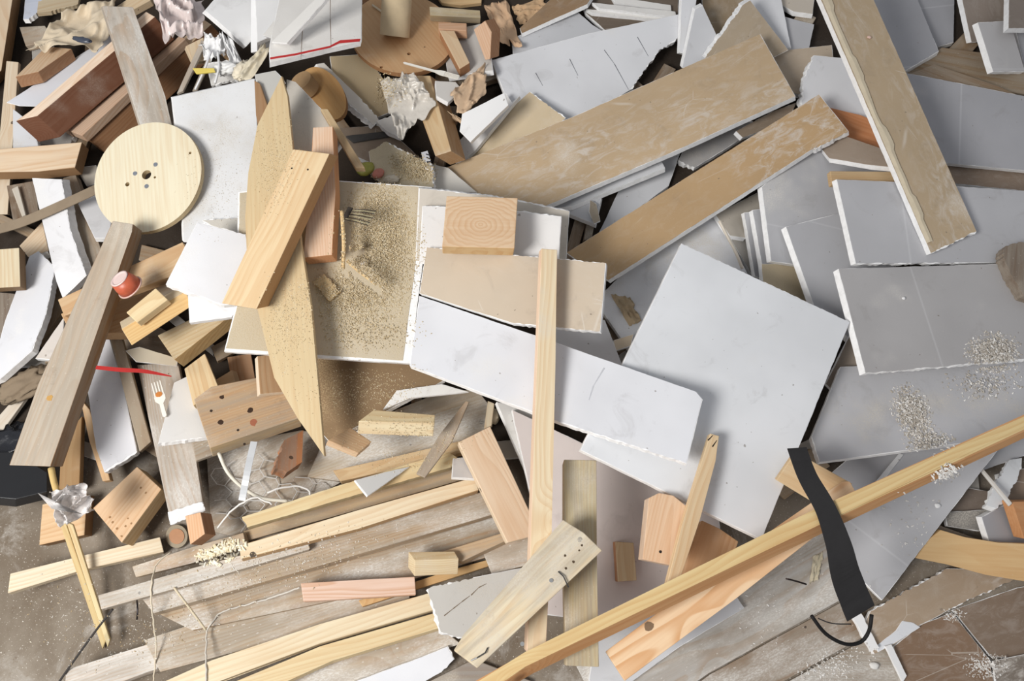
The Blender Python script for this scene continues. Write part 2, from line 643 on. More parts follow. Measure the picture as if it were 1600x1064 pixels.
def board(key, name, label, poly, col, t=38, mat='pine', off=None, side=None, lim=0.25, lift=0.0, cat='wood', bev=1.2, rag_e=(), rag_a=1.5, group=None, flat=False, lam=0.03, gdir=None):
    """solid timber or sheet wood"""
    SEED[0] += 1; sd = SEED[0]
    t = t / 1000
    T, n, z = rest(poly, t, off, lim, lift, flat, lam)
    mw, loc = frame(T, n)
    mins = min((Vector(loc[i]) - Vector(loc[(i + 1) % len(loc)])).length for i in range(len(loc)))
    if rag_e:
        bm = prism(rag(loc, 0.008, 0.0003, sd, rag_a / 1000, rag_e), -t, 0.0, sh=lsh(mw))
    else:
        bm = prism(loc, -t, 0.0, min(bev / 1000, t * 0.25, mins * 0.25), sh=lsh(mw))
    me = to_mesh(bm, name)
    soft = lambda q, f: tuple(v + (0.3 * q[0] + 0.5 * q[1] + 0.2 * q[2] + 14 - v) * f for v in q)
    c = lin(soft(col, .16)); s = lin(soft(side, .22)) if side else c
    paint(me, [(c if p.normal.z > 0.8 else s) for p in me.polygons])
    o = link(name, me, mat, mw)
    tag(o, label, cat, group)
    ALL[key] = (o, T, n)
    return o


def child_at(key, name, bm, pix, mat, col, lift=0.0, rot=0.0):
    """a small part fixed on the upper face of object `key` at pixel pix"""
    o, T, n = ALL[key]
    P = on_plane(pix, T[0], n)
    me = to_mesh(bm, name); paint(me, lin(col))
    inv = o.matrix_basis.inverted()
    lp = inv @ Vector(P)
    c = link(name, me, mat, Matrix.Translation((lp.x, lp.y, lift)) @ Matrix.Rotation(rot, 4, 'Z'), parent=o)
    return c


def disc_bm(r, h, seg=16, slot=False, r2=None):
    bm = bmesh.new()
    bmesh.ops.create_cone(bm, cap_ends=True, segments=seg, radius1=r, radius2=r2 or r, depth=h, matrix=Matrix.Translation((0, 0, h / 2)))
    return bm


def tube_bm(pts, rad, seg=8, caps=True):
    bm = bmesh.new()
    pts = [Vector(p) for p in pts]
    rings = []
    n = len(pts)
    prev = None
    for i, p in enumerate(pts):
        d = (pts[min(i + 1, n - 1)] - pts[max(i - 1, 0)])
        if d.length < 1e-9: d = Vector((1, 0, 0))
        d.normalize()
        if prev is None:
            u = d.cross(Vector((0, 0, 1)))
            if u.length < 1e-3: u = d.cross(Vector((0, 1, 0)))
        else:
            u = prev - d * prev.dot(d)
        u.normalize(); prev = u
        w = d.cross(u)
        r = rad[i] if isinstance(rad, (list, tuple)) else rad
        rings.append([bm.verts.new(p + (u * math.cos(a) + w * math.sin(a)) * r) for a in [2 * math.pi * k / seg for k in range(seg)]])
    for i in range(n - 1):
        for k in range(seg):
            bm.faces.new((rings[i][k], rings[i][(k + 1) % seg], rings[i + 1][(k + 1) % seg], rings[i + 1][k]))
    if caps:
        bm.faces.new(rings[0][::-1]); bm.faces.new(rings[-1])
    bmesh.ops.recalc_face_normals(bm, faces=bm.faces)
    return bm


def resample(px, step=6.0):
    """smooth Catmull-Rom through pixel points"""
    P = [Vector(p) for p in px]
    out = []
    for i in range(len(P) - 1):
        p0 = P[max(i - 1, 0)]; p1 = P[i]; p2 = P[i + 1]; p3 = P[min(i + 2, len(P) - 1)]
        k = max(2, int((p2 - p1).length / step))
        for j in range(k):
            t = j / k
            out.append(0.5 * ((2 * p1) + (-p0 + p2) * t + (2 * p0 - 5 * p1 + 4 * p2 - p3) * t * t + (-p0 + 3 * p1 - 3 * p2 + p3) * t ** 3))
    out.append(P[-1])
    return out


def drape(px, r, slope=0.35, step=6.0, arch=0.0, wid=0.0):
    """world points lying on the pile under the pixel line"""
    Q = resample(px, step)
    S = [surf(q) for q in Q]
    zs = []
    for s in S:
        z = hm(s[0], s[1])
        rr = max(r, wid)
        for dx in (-rr, 0, rr):
            for dy in (-rr, 0, rr):
                z = max(z, hm(s[0] + dx, s[1] + dy))
        zs.append(z)
    n = len(Q)
    xy = np.array([[s[0], s[1]] for s in S])
    d = np.r_[0, np.cumsum(np.linalg.norm(np.diff(xy, axis=0), axis=1))]
    zz = [max(zs[j] - slope * abs(d[i] - d[j]) for j in range(n)) for i in range(n)]
    if wid:
        K = 4
        dl = [max(zz[max(0, i - K):i + K + 1]) for i in range(n)]
        zz = [sum(dl[max(0, i - K):i + K + 1]) / len(dl[max(0, i - K):i + K + 1]) for i in range(n)]
    L = max(d[-1], 1e-6)
    pts = []
    for i, q in enumerate(Q):
        f = d[i] / L
        pts.append(at_z(q, zz[i] + r + 0.0003 + arch * 4 * f * (1 - f)))
    return pts


def bump_hm(P, r, top):
    win, gx, gy = window([P[0] - r, P[0] + r], [P[1] - r, P[1] + r])
    m = (gx - P[0]) ** 2 + (gy - P[1]) ** 2 < r * r
    s = HM[win]; s[m] = np.maximum(s[m], top)


def shift_mesh(bm):
    """move origin to the lowest middle point"""
    vs = [v.co for v in bm.verts]
    c = sum(vs, Vector()) / len(vs); c.z = min(v.z for v in vs)
    for v in bm.verts: v.co -= c
    return Matrix.Translation(c)


def cord(name, label, px, rad, col, mat='plastic', cat='cord', slope=0.35, arch=0.0, seg=8, upd=True, wob=0.0):
    r = rad / 1000
    pts = drape(px, r, slope, arch=arch)
    if wob:
        pts = [np.array(p) + np.array([noise.noise((i * .7, 1, 2)), noise.noise((i * .7, 5, 2)), 0]) * wob / 1000 for i, p in enumerate(pts)]
    if upd:
        for p in pts: bump_hm(p, max(r, GS), p[2] + r)
    bm = tube_bm(pts, r, seg)
    mw = shift_mesh(bm)
    me = to_mesh(bm, name); paint(me, lin(col))
    for p in me.polygons: p.use_smooth = True
    return tag(link(name, me, mat, mw), label, cat)


def ribbon(name, label, px, wid, col, mat='rubber', t=1.2, cat='strap', slope=0.4, arch=0.0, twist=None, endcol=None):
    """flat band; wid in mm or list along the line"""
    ws = wid if isinstance(wid, (list, tuple)) else [wid, wid]
    pts = drape(px, t / 2000, slope, arch=arch, wid=max(ws) / 2600)
    n = len(pts)
    bm = bmesh.new()
    th = t / 2000
    prevr = None
    for i, p in enumerate(pts):
        p = Vector(p)
        d = Vector(pts[min(i + 1, n - 1)]) - Vector(pts[max(i - 1, 0)]); d.normalize()
        f = i / (n - 1) * (len(ws) - 1); k = min(int(f), len(ws) - 2); w = (ws[k] + (ws[k + 1] - ws[k]) * (f - k)) / 2000
        u = Vector((-d.y, d.x, 0)).normalized()
        if twist:
            u = Matrix.Rotation(math.radians(twist[0] + (twist[1] - twist[0]) * i / (n - 1)), 3, d) @ u
        nn = d.cross(u).normalized()
        if nn.z < 0: nn = -nn
        r4 = [bm.verts.new(p + u * w * a + nn * th * b) for a, b in ((-1, -1), (1, -1), (1, 1), (-1, 1))]
        if prevr:
            for q in range(4):
                bm.faces.new((prevr[q], prevr[(q + 1) % 4], r4[(q + 1) % 4], r4[q]))
        else:
            bm.faces.new(r4[::-1])
        prevr = r4
        bump_hm(p, max(w, GS), p.z + th)
    bm.faces.new(prevr)
    bmesh.ops.recalc_face_normals(bm, faces=bm.faces)
    mw = shift_mesh(bm)
    me = to_mesh(bm, name); paint(me, lin(col))
    return tag(link(name, me, mat, mw), label, cat)


def crumple(name, label, cen, rx, ry, rot, hgt, col, mat='cloth', cat='paper', seed=1, rough=0.5, sub=4, sink=0.3, ridge=True, sc=2.2):
    """crumpled lump: rx, ry in pixels (mm), hgt in mm"""
    P = surf(cen)
    rnd = random.Random(seed)
    bm = bmesh.new()
    bmesh.ops.create_icosphere(bm, subdivisions=sub, radius=1.0)
    k = (CAM[2] - P[2]) / (FPX * math.cos(TH)) * 1.0
    a = rx * k; b = ry * k; h = hgt / 1000
    for v in bm.verts:
        c = v.co.copy()
        if ridge:
            w = Vector((noise.noise(c * 1.3 + Vector((0, seed, 0))), noise.noise(c * 1.3 + Vector((seed, 5, 0))), 0)) * .7
            q = 1 - abs(noise.noise((c + w) * sc * .75 + Vector((seed * 3.1, 0, 0)))) * 2.4
            q2 = 1 - abs(noise.noise((c + w) * sc * 1.9 + Vector((0, seed * 2.3, 0)))) * 2.4
            f = 0.92 - rough * 0.55 * max(0, 1 - q) + rough * .16 * q2
        else:
            q = noise.noise(c * sc + Vector((seed * 3.1, 0, 0))) + 0.4 * noise.noise(c * sc * 3)
            f = 1 + rough * 0.4 * q
        v.co = Vector((c.x * f * a, c.y * f * b, c.z * f * h * 0.5))
    R = Matrix.Rotation(math.radians(rot), 3, 'Z')
    for v in bm.verts: v.co = R @ v.co
    zs = []
    for v in bm.verts:
        zs.append(hm(P[0] + v.co.x, P[1] + v.co.y) - (P[2] + v.co.z))
    z = max(zs) if sink <= 0 else sorted(zs)[int(len(zs) * (1 - sink * 0.02)) - 1]
    zc = P[2] + z
    Q = at_z(cen, zc)
    # settle again at the shifted position
    dz = max(hm(Q[0] + v.co.x, Q[1] + v.co.y) - (Q[2] + v.co.z) for v in bm.verts)
    Q = at_z(cen, zc + dz + 0.0005)
    for v in bm.verts:
        bump_hm((Q[0] + v.co.x, Q[1] + v.co.y), GS, Q[2] + v.co.z)
    lo = min(v.co.z for v in bm.verts)
    for v in bm.verts: v.co.z -= lo
    me = to_mesh(bm, name); paint(me, lin(col))
    for p in me.polygons: p.use_smooth = True
    o = link(name, me, mat, Matrix.Translation((Q[0], Q[1], Q[2] + lo)))
    return tag(o, label, cat)


def paper(name, label, quad, amp, col, mat='cloth', cat='paper', seed=1, nn=26, sc=3.0, jit=0.04, lim=0.3, off=None, curl=0.0, t=0.5):
    """wrinkled sheet of paper or film filling a pixel quad"""
    T, n, z = rest(quad, amp / 1000, off, lim)
    mw, loc = frame(T, n)
    A = [Vector(p) for p in loc]
    bm = bmesh.new()
    g = [[None] * (nn + 1) for _ in range(nn + 1)]
    am = amp / 1000
    sgn = 1
    for i in range(nn + 1):
        for j in range(nn + 1):
            u, v = i / nn, j / nn
            ed = min(u, 1 - u, v, 1 - v)
            if ed < 1e-6:
                jj = jit
            else:
                jj = jit * max(0, 1 - ed * 6)
            u2 = u + jj * noise.noise((v * 5, u * 5, seed)) * 2; v2 = v + jj * noise.noise((u * 5, seed + 9, v * 5)) * 2
            p = A[0] * (1 - u2) * (1 - v2) + A[1] * u2 * (1 - v2) + A[2] * u2 * v2 + A[3] * (1 - u2) * v2
            wu = u + .18 * noise.noise((u * 2, v * 2, seed + 3)); wv = v + .18 * noise.noise((v * 2, u * 2, seed + 7))
            h = 1.0 - 2.6 * abs(noise.noise((wu * sc, wv * sc, seed * 1.7))) - 0.9 * abs(noise.noise((wu * sc * 2.9, wv * sc * 2.9, seed)))
            h = max(0.0, min(h, 1.0)) + curl * (2 * abs(v - 0.5)) ** 2
            g[i][j] = bm.verts.new((p.x, p.y, -am + am * min(1.6, max(0.02, h))))
    for i in range(nn):
        for j in range(nn):
            bm.faces.new((g[i][j], g[i + 1][j], g[i + 1][j + 1], g[i][j + 1]))
    bmesh.ops.recalc_face_normals(bm, faces=bm.faces)
    if sum(f.normal.z for f in bm.faces) < 0:
        bmesh.ops.reverse_faces(bm, faces=bm.faces)
    r = bmesh.ops.solidify(bm, geom=bm.faces[:], thickness=t / 1000)
    me = to_mesh(bm, name); paint(me, lin(col))
    for p in me.polygons: p.use_smooth = True
    return tag(link(name, me, mat, mw), label, cat)


def scatter(name, label, spots, col, sz=(0.6, 2.2), mat='flake', cat='sawdust', seed=3, chips=0.0, pile=0.0, cols=None, zmax=9.0):
    """loose grains: spots = (cx, cy, rx, ry, rot, count). stuff"""
    rnd = random.Random(seed)
    vs = []; fs = []; pc = []
    cols = [lin(c) for c in (cols or [col])]
    for cx, cy, rx, ry, rot, cnt in spots:
        ca, sa = math.cos(math.radians(rot)), math.sin(math.radians(rot))
        ab = []
        for _ in range(cnt):
            a = rnd.gauss(0, 0.42); b = rnd.gauss(0, 0.42)
            if a * a + b * b > 1.1: continue
            ab.append((a, b))
        PP = surf_many([(cx + rx * a * ca - ry * b * sa, cy + rx * a * sa + ry * b * ca) for a, b in ab])
        for (a, b), P in zip(ab, PP):
            z = hm(P[0], P[1])
            if abs(z - P[2]) > 0.006 or z > zmax: continue
            ext = pile / 1000 * max(0, 1 - (a * a + b * b) * 1.5) * rnd.random()
            s = rnd.uniform(*sz) / 1000
            l = s * rnd.uniform(1, 2.2); w = s * rnd.uniform(0.5, 1); h = s * rnd.uniform(0.2, 0.5)
            th = rnd.random() * math.pi; c, d = math.cos(th), math.sin(th)
            base = len(vs)
            tl = rnd.uniform(-.4, .4)
            for ux, uy, uz in ((-1, -1, 0), (1, -1, 0), (1, 1, 0), (-1, 1, 0), (-.6, -.6, 1), (.6, -.6, 1), (.6, .6, 1), (-.6, .6, 1)):
                X = ux * l / 2; Y = uy * w / 2
                vs.append((P[0] + X * c - Y * d, P[1] + X * d + Y * c, z + ext + uz * h + (tl * X if tl * X > 0 else 0) + 0.0001))
            for f in ((3, 2, 1, 0), (4, 5, 6, 7), (0, 1, 5, 4), (1, 2, 6, 5), (2, 3, 7, 6), (3, 0, 4, 7)):
                fs.append(tuple(base + q for q in f))
            cc = cols[rnd.randrange(len(cols))]; k = rnd.uniform(0.95, 1.15)
            pc += [(cc[0] * k, cc[1] * k, cc[2] * k, 1)] * 6
    c = Vector([sum(v[i] for v in vs) / len(vs) for i in range(3)]); c.z = min(v[2] for v in vs)
    me = bpy.data.meshes.new(name)
    me.from_pydata([(v[0] - c.x, v[1] - c.y, v[2] - c.z) for v in vs], [], fs)
    paint(me, pc)
    return tag(link(name, me, mat, Matrix.Translation(c)), label, cat, kind='stuff')
# ================================================================== THE PLACE
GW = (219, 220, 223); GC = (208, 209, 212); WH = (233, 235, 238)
GR = (186, 186, 189); GD = (168, 168, 172)  # right-hand sheets: dimmer light there put into a darker paper grey
BR = (190, 170, 142); BW = (192, 160, 120); DK = (128, 112, 95); TAN = (206, 190, 162)
PL = (228, 208, 172); PY = (222, 194, 144); PP = (228, 194, 162); PO = (214, 152, 98); WG = (178, 164, 144); DB = (122, 82, 52); RD = (130, 80, 50)

# floor
def floor_mat():
    k = NT('dusty_floor', 0.9, 0.15)
    tc = k.new('ShaderNodeTexCoord'); v = tc.outputs['Object']
    n1 = k.ramp(k.noise(v, 3.0, 5, 0.65, 0.4), 0.35, 0.65)
    c = k.mix(n1, lin((118, 106, 92)), lin((148, 138, 125)))
    n2 = k.ramp(k.noise(v, 7.5, 6, 0.75, 0.8), 0.5, 0.68)
    c = k.mix(k.math('MULTIPLY', n2, 0.75), c, lin((176, 170, 162)))
    c = k.mix(k.ramp(k.noise(v, 40.0, 4, 0.7), 0.62, 0.72, 0, 0.6), c, lin((92, 68, 46)))
    c = k.mix(k.ramp(k.noise(v, 300.0, 2, 0.7), 0.64, 0.70, 0, 0.8), c, lin((220, 214, 204)))
    # shade of the heap's gaps painted into the floor colour
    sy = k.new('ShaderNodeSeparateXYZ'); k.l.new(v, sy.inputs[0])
    gap_shade = k.ramp(k.math('ADD', sy.outputs[1], k.math('MULTIPLY', k.noise(v, 4.0, 2), 0.2)), -0.22, 0.0, 0.0, 0.93)
    c = k.mix(gap_shade, c, lin((46, 38, 32)))
    k.bump(k.noise(v, 90.0, 6, 0.75), 0.6, 0.002)
    return k.out(c)
bm = bmesh.new()
bmesh.ops.create_grid(bm, x_segments=2, y_segments=2, size=3.0)
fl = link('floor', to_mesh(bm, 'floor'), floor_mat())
fl['kind'] = 'structure'

S, B = sheet, board

# ------------------------------------------------ floor level, bottom right
B('a1', 'floor_plank', 'wide grey plaster-dusted plank lying flat below the orange-grained board', [(930,1100),(900,1040),(1000,975),(1200,868),(1420,752),(1475,838),(1312,938),(1107,1052),(1040,1100)], (182,178,172), 6, 'old_dusty', flat=True, cat='plank')
B('a2', 'floor_plank', 'brown dusty plank lying flat at the bottom edge, left of the loose black wire loop', [(1040,1105),(1109,1054),(1314,941),(1368,985),(1222,1066),(1170,1110)], (150,130,108), 6, 'old_dusty', flat=True, cat='plank')
B('a3', 'floor_plank', 'grey plank with white plaster crumbs at the bottom edge below the black wire loop', [(1176,1112),(1224,1069),(1372,988),(1400,1010),(1425,1110)], (158,146,130), 6, 'old_dusty', flat=True, cat='plank')
S('a6', 'plasterboard_scrap', 'dark brown backing sheet with a folded edge, at the right below the curved plywood', [(1488,953),(1590,918),(1660,905),(1700,990),(1640,1030),(1548,1026)], (134,116,100), 5, 'back_soft', flat=True)
S('a5', 'plasterboard_scrap', 'dark brown scuffed backing sheet in the bottom right corner beside a thin white strip', [(1396,1010),(1440,975),(1488,957),(1546,1030),(1560,1100),(1418,1100)], (134,110,90), 4, 'back_soft', flat=True)
S('a5b', 'plasterboard_scrap', 'greyish dusty sheet under the dark brown ones at the bottom right corner', [(1552,1033),(1700,1000),(1700,1110),(1560,1110)], (128,118,108), 4, 'back', flat=True)
S('a4', 'plasterboard_scrap', 'cracked beige-brown backing sheet with crumbly white edges below the curved plywood', [(1360,955),(1480,888),(1560,890),(1585,905),(1488,950),(1466,963),(1437,977),(1396,1008),(1366,1022),(1345,985)], (172,152,130), 9, 'back', rag_e=(0,3), rag_a=2, flat=True)
S('a4b', 'paper_scrap', 'bright white torn paper patch on the cracked brown sheet', [(1368,1010),(1400,985),(1410,970),(1427,973),(1438,980),(1396,1006),(1372,1019)], (226,228,232), 1.5, 'paper', lim=.3, cat='paper')
S('a7', 'plasterboard_strip', 'short white double-edged plasterboard strip next to the black wire loop', [(1331,962),(1345,957),(1374,1012),(1361,1018)], (240,240,240), 8, 'painted', rag_e=(1,3), rag_a=1)
S('a7b', 'plasterboard_strip', 'thin white strip pointing down to the bottom edge at the lower right', [(1384,1010),(1393,1007),(1417,1056),(1411,1066)], (240,240,240), 6, 'painted')

# ------------------------------------------------ broken scraps deep in the heap
rr = random.Random(11)
spots = [(70,120),(150,90),(120,230),(60,210),(160,320),(300,60),(250,330),(150,440),(40,360),(30,560),(120,560),(250,400),(300,520),(360,540),(230,690),(130,700),(700,110),(560,230),(610,240),(740,130),(700,190),(450,40),(770,110),(690,240),(880,30),(960,110),(1030,130),(1010,60),(900,370),(1110,380),(1170,400),(1240,60),(1280,130),(1270,700),(1250,740),(1480,840),(1520,760),(960,520),(940,470),(980,560),(1480,100),(1540,130),(820,700),(750,690),(650,590)]
for i, (cx, cy) in enumerate(spots):
    a = rr.uniform(0, math.pi); L = rr.uniform(26, 60); w_ = rr.uniform(8, 22)
    ca, sa = math.cos(a), math.sin(a)
    q = [(cx + ca * x * L - sa * y * w_, cy + sa * x * L + ca * y * w_) for x, y in ((-1, -1), (1, -rr.uniform(.5, 1)), (rr.uniform(.8, 1.1), 1), (-rr.uniform(.8, 1.1), rr.uniform(.6, 1)))]
    if i % 3 == 0:
        sheet('z%d' % i, 'plasterboard_scrap', 'small broken plasterboard scrap half buried deep in the gaps of the heap', q, (176, 172, 166), 12, 'paper_grit', group='buried plasterboard scraps', rag_e=(1, 3), rag_a=2)
    else:
        board('z%d' % i, 'wood_scrap', 'small brown wood scrap half buried deep in the gaps of the heap', q, rr.choice([(150, 124, 92), (128, 104, 78), (166, 140, 106)]), rr.choice([12, 18]), 'old', group='buried wood scraps')

# ------------------------------------------------ deep things, right
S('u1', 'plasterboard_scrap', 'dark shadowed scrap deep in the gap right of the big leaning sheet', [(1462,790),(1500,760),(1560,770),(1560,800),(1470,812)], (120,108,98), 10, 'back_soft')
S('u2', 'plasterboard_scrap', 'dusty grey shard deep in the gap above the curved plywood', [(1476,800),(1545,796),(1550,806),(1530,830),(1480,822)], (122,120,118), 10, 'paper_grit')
S('u3', 'plasterboard_scrap', 'brown-backed offcut at the right edge behind the ragged white shard', [(1560,740),(1660,720),(1660,800),(1570,800)], (150,132,116), 12, 'back_soft')
S('u5', 'plasterboard_scrap', 'small grey offcut with white left edge beside the orange wood corner', [(1534,808),(1580,784),(1600,800),(1605,850),(1546,848)], GD, 12, 'paper', lim=.3)
B('a8', 'curved_plywood', 'curved orange-brown plywood strip reaching in from the right edge', [(1430,872),(1448,845),(1470,828),(1510,840),(1560,848),(1660,852),(1660,912),(1600,908),(1540,898),(1480,882)], (214,176,120), 18, 'ply', lim=.2)
S('b7', 'plasterboard_sheet', 'grey sheet at the right edge just below the long round-edged batten', [(1500,752),(1530,700),(1680,640),(1680,700),(1600,712),(1535,735)], GR, 12, 'paper')
S('b2', 'plasterboard_scrap', 'ragged bright white shard standing out of the gap near the right edge', [(1541,790),(1550,768),(1578,718),(1597,715),(1592,742),(1572,780),(1556,795)], (236,238,240), 12, 'painted', rag_e=(0,1,3,4,5), rag_a=2, lim=.3)
B('b5', 'wood_offcut', 'orange wood corner with chipped end at the right edge', [(1581,784),(1650,782),(1650,840),(1600,842)], PO, 20, 'pine', lim=.3)
B('b3', 'wood_strip', 'thin pale strip crossing the ragged white shard at lower right', [(1528,730),(1533,728),(1582,786),(1577,790)], (220,218,212), 5, 'ply', lim=.3)

# ------------------------------------------------ deep things, top right
S('e5', 'plasterboard_sheet', 'grey sheet at the top edge, right of the sheet with two score lines', [(1420,-30),(1492,-30),(1490,66),(1462,74)], GD, 12, lim=.15)
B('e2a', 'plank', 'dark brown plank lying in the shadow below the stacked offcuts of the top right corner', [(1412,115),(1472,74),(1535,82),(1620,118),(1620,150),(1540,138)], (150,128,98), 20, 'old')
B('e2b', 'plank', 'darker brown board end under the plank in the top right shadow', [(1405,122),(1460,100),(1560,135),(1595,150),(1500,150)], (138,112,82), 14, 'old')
S('e1a', 'plasterboard_offcut', 'brown-faced offcut with thick white left edge at the top right corner, leftmost of that stack', [(1497,-30),(1575,-30),(1590,40),(1525,66),(1518,66)], (150,138,128), 12.5, 'back_soft', off=(-8,2))
S('e1d', 'plasterboard_offcut', 'grey offcut mostly hidden at the right edge of the top right stack', [(1588,48),(1660,45),(1660,120),(1602,112)], GD, 12.5, off=(-7,3))
S('e1b', 'plasterboard_offcut', 'grey offcut with white left and bottom edges, lowest of the top right stack', [(1528,35),(1578,32),(1602,112),(1552,112)], (196,194,194), 12.5, off=(-9,4))
S('e1c', 'plasterboard_offcut', 'brown-faced offcut with a white L-shaped edge in the top right corner, topmost of that stack', [(1577,-30),(1660,-30),(1660,44),(1576,44)], (150,138,128), 12.5, 'back_soft', off=(-8,7))
S('e3b', 'plasterboard_strip', 'long brown-backed strip at the right edge under the large dim grey sheet', [(1440,245),(1660,262),(1660,310),(1600,298),(1470,284)], (150,132,116), 12.5, 'back_soft')
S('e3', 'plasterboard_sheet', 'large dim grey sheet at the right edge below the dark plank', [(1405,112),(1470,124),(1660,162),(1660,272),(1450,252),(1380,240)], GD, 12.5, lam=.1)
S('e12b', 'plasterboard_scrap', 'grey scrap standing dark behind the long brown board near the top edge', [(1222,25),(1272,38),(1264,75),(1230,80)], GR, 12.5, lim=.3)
S('e12c', 'plasterboard_scrap', 'beige scrap with torn edge at the top edge left of the long brown board', [(1215,-25),(1275,-25),(1270,22),(1240,18),(1222,8)], (206,196,182), 12, 'back_soft', lim=.3)
S('e12', 'plasterboard_sheet', 'narrow grey sheet at the top edge behind the brown triangle', [(1150,-30),(1215,-30),(1236,74),(1212,82),(1170,60)], GW, 12.5, 'paper_plain', lim=.2)
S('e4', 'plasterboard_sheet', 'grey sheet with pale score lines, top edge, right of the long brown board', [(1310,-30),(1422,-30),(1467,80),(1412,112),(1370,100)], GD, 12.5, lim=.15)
S('e11', 'plasterboard_sheet', 'narrow brown-backed sheet between the wide brown board and the ragged grey one', [(1195,82),(1300,70),(1302,90),(1275,120),(1262,150),(1210,140)], (190,174,154), 12.5, 'back_soft', lim=.2)
S('e9', 'plasterboard_sheet', 'grey sheet with ragged white broken left edge, left of the long brown board', [(1272,86),(1330,92),(1395,190),(1395,250),(1300,180),(1252,165),(1256,120)], GW, 12.5, 'paper_plain', rag_e=(4,5,6), rag_a=3, lim=.2, off=(-5,3))
B('e7', 'wood_offcut', 'orange wood offcut sticking out from under the long brown board', [(1285,165),(1345,180),(1395,200),(1395,250),(1310,218),(1290,200)], (214,140,88), 18, 'pine')

# ------------------------------------------------ right, stacked sheets
S('c9', 'plasterboard_sheet', 'pale sheet in the gap below the second brown board, left of the pencil-thin stick', [(930,470),(1000,400),(1120,335),(1172,435),(1120,500),(1000,570)], GW, 12.5, 'paper_grit')
S('c6c', 'plasterboard_scrap', 'brown-grey scrap in the gap just right of the pencil-thin stick', [(1118,335),(1185,300),(1190,330),(1165,350),(1165,372),(1140,368)], (190,182,170), 12, 'back_soft', lim=.25)
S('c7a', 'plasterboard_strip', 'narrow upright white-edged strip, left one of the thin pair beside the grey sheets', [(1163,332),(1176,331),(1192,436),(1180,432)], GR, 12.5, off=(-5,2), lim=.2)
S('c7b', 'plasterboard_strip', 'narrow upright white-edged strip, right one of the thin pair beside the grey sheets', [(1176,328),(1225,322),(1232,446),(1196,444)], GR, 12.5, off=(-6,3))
S('c8', 'plasterboard_scrap', 'beige sanded scrap in the gap above the largest white sheet', [(1190,412),(1245,412),(1268,478),(1215,455),(1192,440)], TAN, 12.5, 'paper_dusty', rag_e=(1,), rag_a=2)
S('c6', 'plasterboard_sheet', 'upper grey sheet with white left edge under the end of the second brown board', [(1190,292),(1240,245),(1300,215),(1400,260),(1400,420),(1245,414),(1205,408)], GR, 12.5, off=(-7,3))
S('e8', 'plasterboard_offcut', 'brown-grey offcut with white lower edge under the long brown board', [(1283,232),(1320,212),(1400,240),(1405,262),(1360,258),(1295,247)], (166,150,134), 10, 'back_soft', off=(1,7))
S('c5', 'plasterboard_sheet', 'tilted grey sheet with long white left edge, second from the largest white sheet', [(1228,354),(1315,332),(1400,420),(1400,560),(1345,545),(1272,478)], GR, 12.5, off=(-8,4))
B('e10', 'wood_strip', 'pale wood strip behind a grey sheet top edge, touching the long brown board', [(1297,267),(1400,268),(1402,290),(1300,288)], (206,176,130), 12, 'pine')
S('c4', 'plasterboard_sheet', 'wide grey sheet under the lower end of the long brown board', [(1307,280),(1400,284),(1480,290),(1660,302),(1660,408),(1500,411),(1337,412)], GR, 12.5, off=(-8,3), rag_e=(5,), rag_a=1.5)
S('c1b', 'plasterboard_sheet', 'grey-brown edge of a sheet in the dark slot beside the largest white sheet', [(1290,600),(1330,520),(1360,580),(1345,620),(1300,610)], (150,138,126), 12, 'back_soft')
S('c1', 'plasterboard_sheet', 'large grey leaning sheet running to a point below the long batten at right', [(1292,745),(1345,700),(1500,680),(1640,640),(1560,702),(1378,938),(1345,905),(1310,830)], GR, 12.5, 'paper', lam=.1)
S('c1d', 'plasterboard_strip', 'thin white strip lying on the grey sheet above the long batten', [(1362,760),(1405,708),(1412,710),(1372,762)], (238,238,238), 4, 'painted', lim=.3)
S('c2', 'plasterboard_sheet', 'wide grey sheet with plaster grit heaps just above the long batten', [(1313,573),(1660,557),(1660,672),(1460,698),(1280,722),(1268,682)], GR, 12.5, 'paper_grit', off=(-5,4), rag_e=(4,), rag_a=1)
S('c3', 'plasterboard_sheet', 'grey sheet with thick white left edge and a single white crumb', [(1310,420),(1590,411),(1660,412),(1660,556),(1352,583)], (176,174,174), 12.5, 'paper', off=(-9,4), rag_e=(3,), rag_a=1)  # paper grey darkened too, carrying the shade of the right side
B('r2', 'wood_offcut', 'dark weathered rounded wood piece at the right edge on a grey sheet', [(1567,396),(1572,384),(1592,378),(1660,384),(1660,480),(1600,462),(1580,430)], (130,116,102), 20, 'old', lim=.25, rag_e=(0,1,2,5,6))

# ------------------------------------------------ top centre back
S('f9a', 'plasterboard_scrap', 'grey torn scrap in the dark gap between the two wide brown boards', [(1075,220),(1160,185),(1190,195),(1130,235),(1085,262),(1060,250)], (170,168,168), 12, 'paper_grit', rag_e=(0,1,4), rag_a=3, lim=.25)
S('f9b', 'plasterboard_scrap', 'brown-backed scrap under the tip of the upper wide brown board', [(1150,205),(1205,175),(1245,160),(1230,190),(1160,215)], (146,130,112), 12, 'back_soft', lim=.25)
B('f9c', 'wood_strip', 'dark brown wood strip in the gap left of the second wide brown board', [(920,330),(935,318),(925,372),(912,376)], (110,88,66), 12, 'old', lim=.3)
S('f8', 'plasterboard_sheet', 'grey sheet showing between the two wide brown boards', [(945,345),(975,280),(1064,235),(1045,290),(930,375)], GC, 12.5, 'paper_plain', lim=.2)
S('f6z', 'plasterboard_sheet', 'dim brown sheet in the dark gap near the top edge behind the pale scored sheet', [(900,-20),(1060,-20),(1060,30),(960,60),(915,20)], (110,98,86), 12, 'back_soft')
S('f2', 'plasterboard_sheet', 'grey sheet behind the pale scored sheet, its corner by the corrugated brown board', [(800,60),(900,16),(925,38),(985,75),(900,110),(805,120)], GC, 12.5, 'paper_plain')
